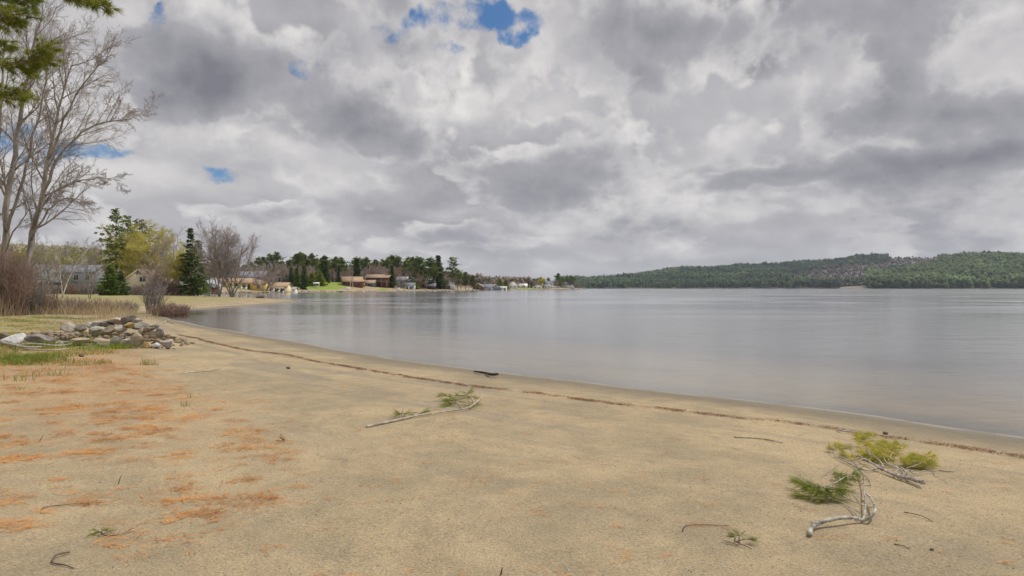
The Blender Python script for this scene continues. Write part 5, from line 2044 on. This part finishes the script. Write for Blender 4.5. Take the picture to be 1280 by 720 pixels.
def flat_needles(name, label, cx, cy, ang, n_each, sx, sy, length, width, mat_, seed, cat='needles', zoff=.004, rise=.012, aj=.45):
    rng = np.random.default_rng(seed)
    k = len(cx)
    idx = np.repeat(np.arange(k), n_each)
    m = len(idx)
    u = rng.normal(0, 1, m) * np.asarray(sx)[idx]
    v = rng.normal(0, 1, m) * np.asarray(sy)[idx]
    A = ang[idx]
    x = cx[idx] + np.cos(A) * u - np.sin(A) * v
    y = cy[idx] + np.sin(A) * u + np.cos(A) * v
    th = A + rng.normal(0, aj, m)
    L = length * rng.uniform(.4, 1.1, m) * .5
    ex, ey = np.cos(th) * L, np.sin(th) * L
    w = width * .5
    nx, ny = -np.sin(th) * w, np.cos(th) * w
    z = height(x, y) + zoff + rng.uniform(0, rise, m)
    tl = rng.normal(0, .006, m)
    z = z + 0
    V = np.stack([np.stack([x - ex - nx, y - ey - ny, z - tl], 1), np.stack([x - nx * 1 + rng.normal(0, .003, m), y - ny, z + .003], 1), np.stack([x + ex, y + ey, z + tl], 1),
                  np.stack([x + nx, y + ny, z + .003 + w], 1)], 1)
    mb = MB()
    mb.add(V.reshape(-1, 3), [np.arange(m * 4).reshape(-1, 4)])
    o = mb.build(name, mat_)
    tag(o, label, cat, kind='stuff')
    return o


rg = np.random.default_rng(21)
n = 9500
y = 3.3 + 15 * rg.uniform(0, 1, n) ** 0.95
xb = np.interp(y, LIT_Y, LIT_X)
x = (rg.uniform(-60, 380, n) - 640) / F * y
keep = (rg.uniform(0, 1, n) < litter_amount(x, y) * np.interp(y, [3.3, 6, 9, 18], [.40, .60, .8, .8])) & ((fbm(x, y, 0.30, 2, 31) > .16) | (rg.uniform(0, 1, n) < .05))
x, y = x[keep], y[keep]
sx = rg.uniform(.035, .125, len(x)) * np.interp(y, [3, 18], [.8, 1.6])
ang = rg.normal(0.15, .6, len(x))
flat_needles('needle_litter', 'orange pine needles fallen in bunches over the sand at left', x, y, ang, 20, sx * .9, sx * .5, .12, .0026, M['orange'], 22, aj=.9)
# thinly strewn single needles over the rest
n = 340
y = 3.2 + 9 * rg.uniform(0, 1, n)
x = (rg.uniform(200, 1280, n) - 640) / F * y
kk = sdf(x, y) > 1.8
kk &= rg.uniform(0, 1, n) < np.interp(x, [-3, 3], [1, .4])
x, y = x[kk], y[kk]
s = rg.uniform(.03, .09, len(x))
flat_needles('needle_litter', 'few orange needles strewn thinly over the middle of the sand', x, y, rg.normal(0.1, .5, len(x)), 11, s, s * .4, .09, .0026, M['orange'], 23)
# drift line
wr_px = [(222, 418), (262, 428), (310, 438), (360, 444), (400, 453), (450, 461), (520, 473), (600, 484), (700, 496), (760, 504), (800, 508), (850, 514), (900, 520), (950, 525), (1000, 530.5),
         (1060, 539), (1100, 545), (1150, 552), (1200, 559), (1280, 571), (1340, 580)]
W = [ground_at(a, b_) for a, b_ in wr_px]
cx, cy, an, de = [], [], [], []
for i in range(len(W) - 1):
    a, b2 = W[i], W[i + 1]
    L = (b2 - a).length
    q = int(L * 22)
    for j in range(q):
        t_ = rg.uniform()
        pt_ = a.lerp(b2, t_)
        g_ = 0.5 + vnoise(pt_.x * 1.0, pt_.y * 1.0, .8, 5) * 2.0
        if rg.uniform() > max(.6, g_):
            continue
        cx.append(pt_.x + rg.normal(0, .035)); cy.append(pt_.y + rg.normal(0, .05) + .1 * vnoise(pt_.x, pt_.y, 1.3, 7)); an.append(math.atan2(b2.y - a.y, b2.x - a.x))
cx, cy, an = np.array(cx), np.array(cy), np.array(an)
flat_needles('drift_line', 'reddish brown line of washed up needles and leaf bits along the beach', cx, cy, an, 26, np.full(len(cx), .07), np.full(len(cx), .026), .05, .007, M['debris'], 24,
             'drift line', .003, .02, 1.0)
M['chip'] = foliage('leaf_bits', (0.22, 0.13, 0.07), (0.50, 0.32, 0.18), trans=0.0, nscale=10)
mb = MB()
cz = height(cx, cy)
sel = np.arange(0, len(cx), 1)
leaves(mb, np.stack([cx, cy, cz + .008], 1)[sel], .05, 2, .022, np.random.default_rng(9), flat=.12)
o = mb.build('leaf_bits', M['chip'])
tag(o, 'broken brown leaf bits lying in the drift line', 'leaf bits', kind='stuff')

# ------------------------------------------------------------------ branches and sticks on the beach
M['stick'] = plain('dead_wood_grey', (0.42, 0.37, 0.31), .85, .4, 14, .5, 60)
M['lichen_bark'] = plain('lichen_bark', (0.26, 0.235, 0.19), .9, .5, 22, .6, 70, c2=(0.58, 0.55, 0.48))
M['twig_dark'] = plain('dark_twig', (0.12, 0.09, 0.07), .9, .3, 8)
M['driftwood'] = plain('wet_black_wood', (0.03, 0.026, 0.022), .5, .3, 8, .5, 40)
M['needles_green'] = foliage('cut_pine_needles_green', (0.12, 0.17, 0.02), (0.32, 0.36, 0.06), trans=.3, nscale=6)
M['needles_yellow'] = foliage('cut_pine_needles_yellowing', (0.25, 0.29, 0.04), (0.70, 0.58, 0.10), trans=.3, nscale=4)


def fallen(name, label, cat, stems, tufts, mat_w, mat_n, origin, n_each=60, length=.10, spread=.6, tl=(0.02, .09), seed=1):
    """stems: list of (points[(px,py,lift)], r0, r1); tufts: (px,py,lift,dirx,diry)"""
    base = ground_at(*origin)
    root = empty(name, base)
    rnd = random.Random(seed)
    rng = np.random.default_rng(seed)
    wb, tb = MB(), MB()
    allp = []
    for j, (pp, r0, r1) in enumerate(stems):
        P = [ground_at(a, b_, l) - base for a, b_, l in pp]
        Q = []
        m = len(P)
        # catmull-rom
        for i in range(m - 1):
            p0, p1, p2, p3 = P[max(i - 1, 0)], P[i], P[i + 1], P[min(i + 2, m - 1)]
            for s in range(5):
                t_ = s / 5
                Q.append(0.5 * ((2 * p1) + (p2 - p0) * t_ + (2 * p0 - 5 * p1 + 4 * p2 - p3) * t_ * t_ + (3 * p1 - p0 - 3 * p2 + p3) * t_ ** 3))
        Q.append(P[-1])
        n_ = len(Q)
        rad = [(r0 * (1 - i / (n_ - 1)) + r1 * i / (n_ - 1)) * rnd.uniform(.88, 1.12) for i in range(n_)]
        (wb if r0 > .006 else tb).tubes([[tuple(q) for q in Q]], [rad], 8 if r0 > .006 else 5)
        allp += Q
    if wb.n:
        wb.build('stem', M[mat_w], root, smooth=True)
    cen, dr = [], []
    for (px, py, lift, dx, dy) in tufts:
        c = ground_at(px, py, lift) - base
        near_ = min(allp, key=lambda q: (q - c).length)
        L = (c - near_).length
        mid = near_.lerp(c, .5) + Vector((rnd.gauss(0, .01), rnd.gauss(0, .01), .008))
        if L > .005:
            tb.tubes([[tuple(near_), tuple(mid), tuple(c)]], [[.0035, .003, .0022]], 4)
        for s in range(4):
            d = Vector((dx + rnd.gauss(0, .45), dy + rnd.gauss(0, .45), rnd.uniform(-.12, .22))).normalized()
            e = c + d * rnd.uniform(*tl)
            tb.tubes([[tuple(c), tuple(c.lerp(e, .5)), tuple(e)]], [[.0025, .002, .0016]], 3)
            cen.append(tuple(e)); dr.append(tuple(d))
    if tb.n:
        tb.build('twigs', M['twig_dark'] if mat_w != 'lichen_bark' else M['stick'], root)
    if cen:
        fb = MB()
        needle_tufts(fb, cen, dr, n_each, length, .0021, rng, spread)
        # keep needles above the sand
        V = fb.V[0]
        gz = height(V[:, 0] + base.x, V[:, 1] + base.y) - base.z
        V[:, 2] = np.maximum(V[:, 2], gz + .003)
        fb.build('needles', M[mat_n], root)
    tag(root, label, cat)
    return root


def c1(x, y):
    return 990 + x / 7.2, 580 + y / 7.2


def c2_(x, y):
    return 1030 + x / 8.0, 535 + y / 8.0


def c3(x, y):
    return 430 + x / 5.333, 450 + y / 5.333


def S(cv, pts, r0, r1, lifts=None):
    out = []
    for i, (a, b_) in enumerate(pts):
        l = .01 if lifts is None else lifts[i]
        out.append((*cv(a, b_), l))
    return (out, r0, r1)


fallen('pine_branch', 'curved lichen covered pine branch with one green needle clump', 'branch', [
    S(c1, [(158, 640), (170, 590), (210, 545), (300, 512), (430, 485), (560, 485), (640, 505), (705, 475), (750, 415), (735, 360), (705, 300), (660, 262)], .017, .007,
      [.015, .02, .035, .045, .055, .04, .02, .05, .07, .07, .06, .05]),
    S(c1, [(640, 500), (655, 440), (662, 350), (652, 260), (640, 190), (610, 110), (560, 40)], .0075, .004, [.02, .04, .06, .05, .04, .03, .02]),
    S(c1, [(735, 375), (690, 385), (590, 350), (500, 310), (410, 255)], .006, .0035, [.07, .06, .05, .05, .06]),
    S(c1, [(600, 478), (550, 420), (500, 370), (420, 335), (330, 310)], .0055, .003, [.03, .02, .02, .02, .03]),
    S(c1, [(625, 315), (560, 250), (490, 225), (420, 215)], .005, .003, [.03, .03, .04, .05]),
    S(c1, [(620, 110), (520, 90), (440, 140), (300, 200), (180, 210)], .005, .002, [.03, .05, .07, .08, .06]),
    S(c1, [(640, 190), (700, 180), (690, 120), (640, 80)], .0035, .002),
    S(c1, [(185, 560), (180, 530), (170, 515)], .005, .003, [.03, .05, .07]),
    S(c1, [(440, 140), (380, 90), (270, 110), (390, 20), (430, -10)], .0035, .002, [.07, .04, .02, .02, .02]),
], [(*c1(a, b_), l, dx, dy) for a, b_, l, dx, dy in [
    (140, 175, .07, -.9, .3), (180, 200, .07, -1, -.1), (230, 195, .09, -.8, -.2), (290, 205, .09, -.4, -.6), (350, 210, .08, 0, -.8), (390, 225, .07, .3, -.8), (330, 265, .04, -.2, -.9),
    (240, 260, .05, -.7, -.6), (170, 290, .02, -1, -.4), (320, 335, .01, .2, -.4), (380, 70, .06, -.1, -.9), (385, 110, .05, -.1, -1), (520, 110, .05, -.3, -.9), (480, 110, .04, -.4, -.8),
    (545, 80, .05, .2, -.6), (260, 230, .08, -.5, -.4), (310, 240, .07, -.3, -.7), (200, 230, .05, -.9, -.3), (370, 250, .05, 0, -1)]],
    'lichen_bark', 'needles_green', (1060, 652), 32, .10, .42, (.02, .07), 3)

T2 = [(200, 180, .03), (330, 290, .03), (380, 70, .02), (365, 100, .02), (400, 150, .05), (490, 75, .02), (500, 185, .05), (440, 110, .04), (410, 250, .05), (540, 200, .07), (600, 190, .09),
      (620, 235, .08), (640, 160, .09), (600, 275, .06), (745, 205, .08), (765, 180, .09), (720, 270, .06), (790, 340, .05), (830, 320, .06), (865, 330, .06), (700, 325, .05), (905, 290, .07),
      (950, 310, .07), (1000, 285, .08), (1005, 340, .06), (1060, 355, .05), (930, 390, .03), (1015, 375, .04), (250, 280, .03), (560, 310, .05), (120, 225, .03), (670, 220, .08), (580, 230, .08),
      (480, 290, .04), (640, 300, .05), (870, 380, .03), (970, 350, .06), (690, 185, .08)]
fallen('pine_branch', 'large forked pine branch with yellowing needles on the right sand', 'branch', [
    S(c2_, [(995, 545), (930, 525), (860, 505), (780, 487), (700, 465), (620, 430), (560, 400), (480, 350), (400, 305), (340, 270)], .020, .006, [.05, .045, .04, .035, .03, .03, .04, .05, .05, .05]),
    S(c2_, [(700, 465), (740, 410), (700, 380), (640, 360), (600, 300), (610, 230)], .009, .004, [.03, .04, .05, .06, .07, .08]),
    S(c2_, [(860, 500), (820, 440), (780, 400), (700, 375), (620, 365)], .008, .004, [.04, .04, .03, .02, .02]),
    S(c2_, [(780, 487), (850, 420), (900, 460), (1000, 430), (1110, 430)], .007, .004, [.03, .04, .02, .03, .02]),
    S(c2_, [(820, 400), (900, 380), (980, 350), (1050, 340)], .006, .003, [.03, .05, .06, .05]),
    S(c2_, [(560, 400), (440, 420), (340, 400), (250, 350), (180, 320), (130, 290), (70, 240), (40, 195)], .008, .003, [.03, .02, .02, .02, .02, .02, .03, .04]),
    S(c2_, [(400, 305), (300, 340), (200, 300), (140, 250)], .006, .003, [.05, .03, .02, .02]),
    S(c2_, [(600, 390), (560, 330), (500, 280), (460, 220), (440, 120)], .006, .003, [.04, .05, .06, .06, .04]),
    S(c2_, [(640, 330), (680, 260), (760, 200)], .005, .003, [.05, .07, .08]),
    S(c2_, [(700, 470), (760, 510), (820, 520), (870, 545), (960, 585)], .005, .003, [.02, .01, .01, .01, .01]),
    S(c2_, [(480, 300), (450, 250), (440, 210)], .004, .002, [.05, .07, .09]),
    S(c2_, [(340, 270), (290, 180), (300, 120)], .004, .002, [.05, .05, .05]),
    S(c2_, [(300, 340), (390, 440), (400, 560), (380, 640)], .004, .002),
    S(c2_, [(340, 400), (440, 500), (470, 580)], .0035, .002),
    S(c2_, [(1100, 430), (1110, 470), (1200, 520), (1240, 555)], .003, .002),
    S(c2_, [(1150, 420), (1220, 432), (1310, 436)], .006, .004),
    S(c2_, [(540, 360), (660, 370), (780, 420), (840, 470)], .005, .003, [.03, .03, .03, .03]),
    S(c2_, [(420, 330), (520, 370), (620, 400)], .005, .003, [.03, .03, .03]),
], [(*c2_(a, b_), l, .25 if a > 700 else -.2, .5) for a, b_, l in T2], 'lichen_bark', 'needles_yellow', (1110, 600), 58, .08, .65, (.015, .06), 4)

fallen('pine_branch', 'long bare grey branch with green tufts in the middle of the beach', 'branch', [
    S(c3, [(150, 443), (215, 430), (330, 405), (450, 378), (560, 360), (700, 340), (820, 320), (870, 290), (925, 243)], .014, .009, [.015, .015, .02, .02, .03, .03, .04, .05, .08]),
    S(c3, [(850, 305), (855, 270), (820, 235), (790, 212)], .006, .003, [.04, .07, .08, .06]),
    S(c3, [(380, 392), (385, 350), (398, 318)], .004, .002, [.02, .05, .07]),
    S(c3, [(450, 378), (465, 350)], .004, .002, [.02, .05]),
    S(c3, [(780, 325), (760, 300), (740, 285)], .006, .004, [.03, .03, .03]),
    S(c3, [(840, 310), (800, 300), (760, 305)], .005, .003, [.03, .03, .02]),
], [(*c3(a, b_), l, dx, dy) for a, b_, l, dx, dy in [(690, 240, .08, -.9, .2), (710, 265, .06, -.9, -.2), (725, 285, .03, -.6, -.5), (755, 268, .05, -.2, -.6), (815, 235, .06, -.3, .2), (828, 222, .06, 0, .6),
                                                       (860, 245, .07, 0, -.5), (740, 270, .06, -.5, -.5), (780, 260, .05, -.3, -.2), (500, 357, .01, .9, 0), (380, 362, .04, -.2, -.8),
                                                       (400, 358, .03, .3, -.6), (850, 305, .03, 0, -.6), (700, 300, .02, -.7, -.4)]],
    'stick', 'needles_green', (540, 519), 26, .12, .42, (.02, .08), 5)


def stick(label, pts, r0, r1, mat_='twig_dark', name='stick', tufts=(), mn='needles_green', cat='stick', n_each=30):
    o = pts[0]
    return fallen(name, label, cat, [(pts, r0, r1)], list(tufts), mat_, mn, (o[0], o[1]), max(8, n_each // 2), .05, .4, (.005, .03), int(o[0]))


stick('wet black driftwood piece at the water edge', [(593, 464, .03), (600, 465, .05), (608, 466.5, .04), (614, 468, .06), (622, 467.5, .06)], .018, .032, 'driftwood', 'driftwood', cat='driftwood')
stick('thin forked twig on the sand left of the lone green sprig', [(853, 664, .005), (858, 657, .01), (880, 656, .01), (912, 657, .005)], .004, .002)
stick('lone green needle sprig beside a thin twig on the sand', [(918, 676, .01), (926, 680, .02), (940, 686, .005)], .004, .002, tufts=[(917, 671, .03, -.8, .2), (924, 670, .06, .2, .7), (934, 674, .03, .9, .1)], cat='sprig', name='needle_sprig')
stick('dark curved twig lying at the bottom left of the beach', [(87, 690, .01), (70, 694, .02), (66, 703, .01), (80, 706, .01), (92, 710, .005)], .006, .003)
stick('thin dark twig among orange needles at left', [(51, 640, .005), (56, 634, .01), (80, 631, .01), (100, 629, .01), (131, 628, .005)], .004, .002)
stick('bent twig right of the needle bunches near the frame bottom', [(130, 669, .005), (150, 668, .01), (166, 660, .02)], .0035, .002, tufts=[(124, 665, .02, -.8, .2), (128, 663, .03, -.2, .5)])
stick('small upright twig among orange needles', [(148, 605, .0), (150, 598, .05), (152, 594, .09)], .004, .002)
stick('short upright twig farther up the litter', [(50, 551, .0), (52, 547, .05), (54, 544, .08)], .004, .002)
stick('long dark stick on the sand right of the rock pile', [(228, 467, .005), (240, 465, .01), (256, 464, .01), (275, 461, .01)], .014, .007, 'stick')
stick('long straight stick lying in the drift line by the forked branch', [(1046, 537, .02), (1056, 539, .03), (1080, 541, .02), (1108, 545, .01)], .012, .006, 'stick')
stick('pale broken stick below the drift line', [(918, 546, .01), (950, 548, .01), (978, 553, .01)], .008, .005, 'stick')
stick('dark twig at the bottom right corner of the beach', [(1130, 640, .01), (1150, 644, .02), (1166, 652, .005)], .004, .002)
stick('thin brown needle twig below the curved branch', [(1118, 680, .005), (1128, 682, .01), (1138, 686, .005)], .004, .002, 'twig_red')
stick('dark twig standing up near the bottom of the middle sand', [(626, 718, .0), (627, 714, .03), (628, 709, .05)], .006, .003)
stick('pale sun bleached stick at the head of the beach', [(205, 404, .02), (208, 401, .06), (214, 403, .04), (218, 405, .02)], .03, .012, 'stick')
for i, (pts, lb) in enumerate([
        ([(0, 427, .08), (15, 431, .1), (35, 434, .08), (58, 433, .05)], 'grey dead limb in the grass in front of the whitish rock'),
        ([(12, 433, .05), (40, 430, .12), (70, 432, .08), (90, 430, .06)], 'thin grey limb crossing another before the rock pile'),
        ([(30, 436, .04), (60, 438, .06), (86, 436, .04)], 'low grey limb nearest the camera in the grass')]):
    stick(lb, pts, .045 - .01 * i, .015, 'stick', 'dead_limb', cat='dead limb')


def leaf():
    p = ground_at(352, 551)
    mb = MB()
    V = []
    n = 7
    for i in range(n):
        t_ = i / (n - 1)
        w = .028 * math.sin(math.pi * min(.98, t_ * .9 + .08)) * (1 + .35 * math.sin(t_ * 16))
        z = .012 + .022 * t_ ** 2
        V += [(-.06 + .11 * t_, -w, z + .018), (-.06 + .11 * t_, 0, z), (-.06 + .11 * t_, w, z + .024)]
    Vt = [(a, b_, c + .0012) for a, b_, c in V]
    m_ = len(V)
    q = []
    for i in range(n - 1):
        for j in range(2):
            a = i * 3 + j
            q += [(a, a + 3, a + 4, a + 1), (a + m_, a + 1 + m_, a + 4 + m_, a + 3 + m_)]
    mb.add(V + Vt, [q])
    mb.tubes([[(-.06, 0, .012), (-.09, .01, .01), (-.11, .02, .02)]], [[.0015] * 3], 4)
    o = mb.build('dead_leaf', M['chip'], smooth=True)
    o.location = p
    o.rotation_euler = (.12, -.1, 2.3)
    o.scale = (1.1, 1.1, 1.1)
    tag(o, 'curled brown dead leaf alone on the sand', 'leaf')


leaf()
for px, py, r, lb in [(1165, 688, .013, 'small brown pine cone on the lower right sand'), (360, 461, .05, 'dark lump of bark on the sand below the drift line'),
                      (102, 446, .06, 'dark brown clod in the grass in front of the rocks'), (1107, 543, .03, 'dark flat stone just above the drift line')]:
    V, Fc = rock_mesh(rng, r * 2.4, r * 1.8, r * 1.4, 9, 2)
    mb = MB()
    mb.add(V, [Fc])
    o = mb.build('pine_cone' if 'cone' in lb else ('stone' if 'stone' in lb else 'clod'), M['twig_dark'], smooth=True)
    p = ground_at(px, py)
    o.location = (p.x, p.y, p.z + r * .5)
    tag(o, lb, 'pine cone' if 'cone' in lb else ('stone' if 'stone' in lb else 'clod'))
p = at(325.5, 121)
V, Fc = rock_mesh(rng, 1.6, 1.2, 1.1, 9, 2)
mb = MB()
mb.add(V, [Fc])
o = mb.build('boulder', RM['dark grey'], smooth=True)
o.location = (p.x, p.y, p.z + .35)
tag(o, 'dark boulder on the sandy spit right of the bare pair', 'boulder')

# unused prototypes are removed
for s in BARE + list(CON.values()):
    if not s[1]:
        for ch in list(s[0].children):
            bpy.data.objects.remove(ch)
        bpy.data.objects.remove(s[0])
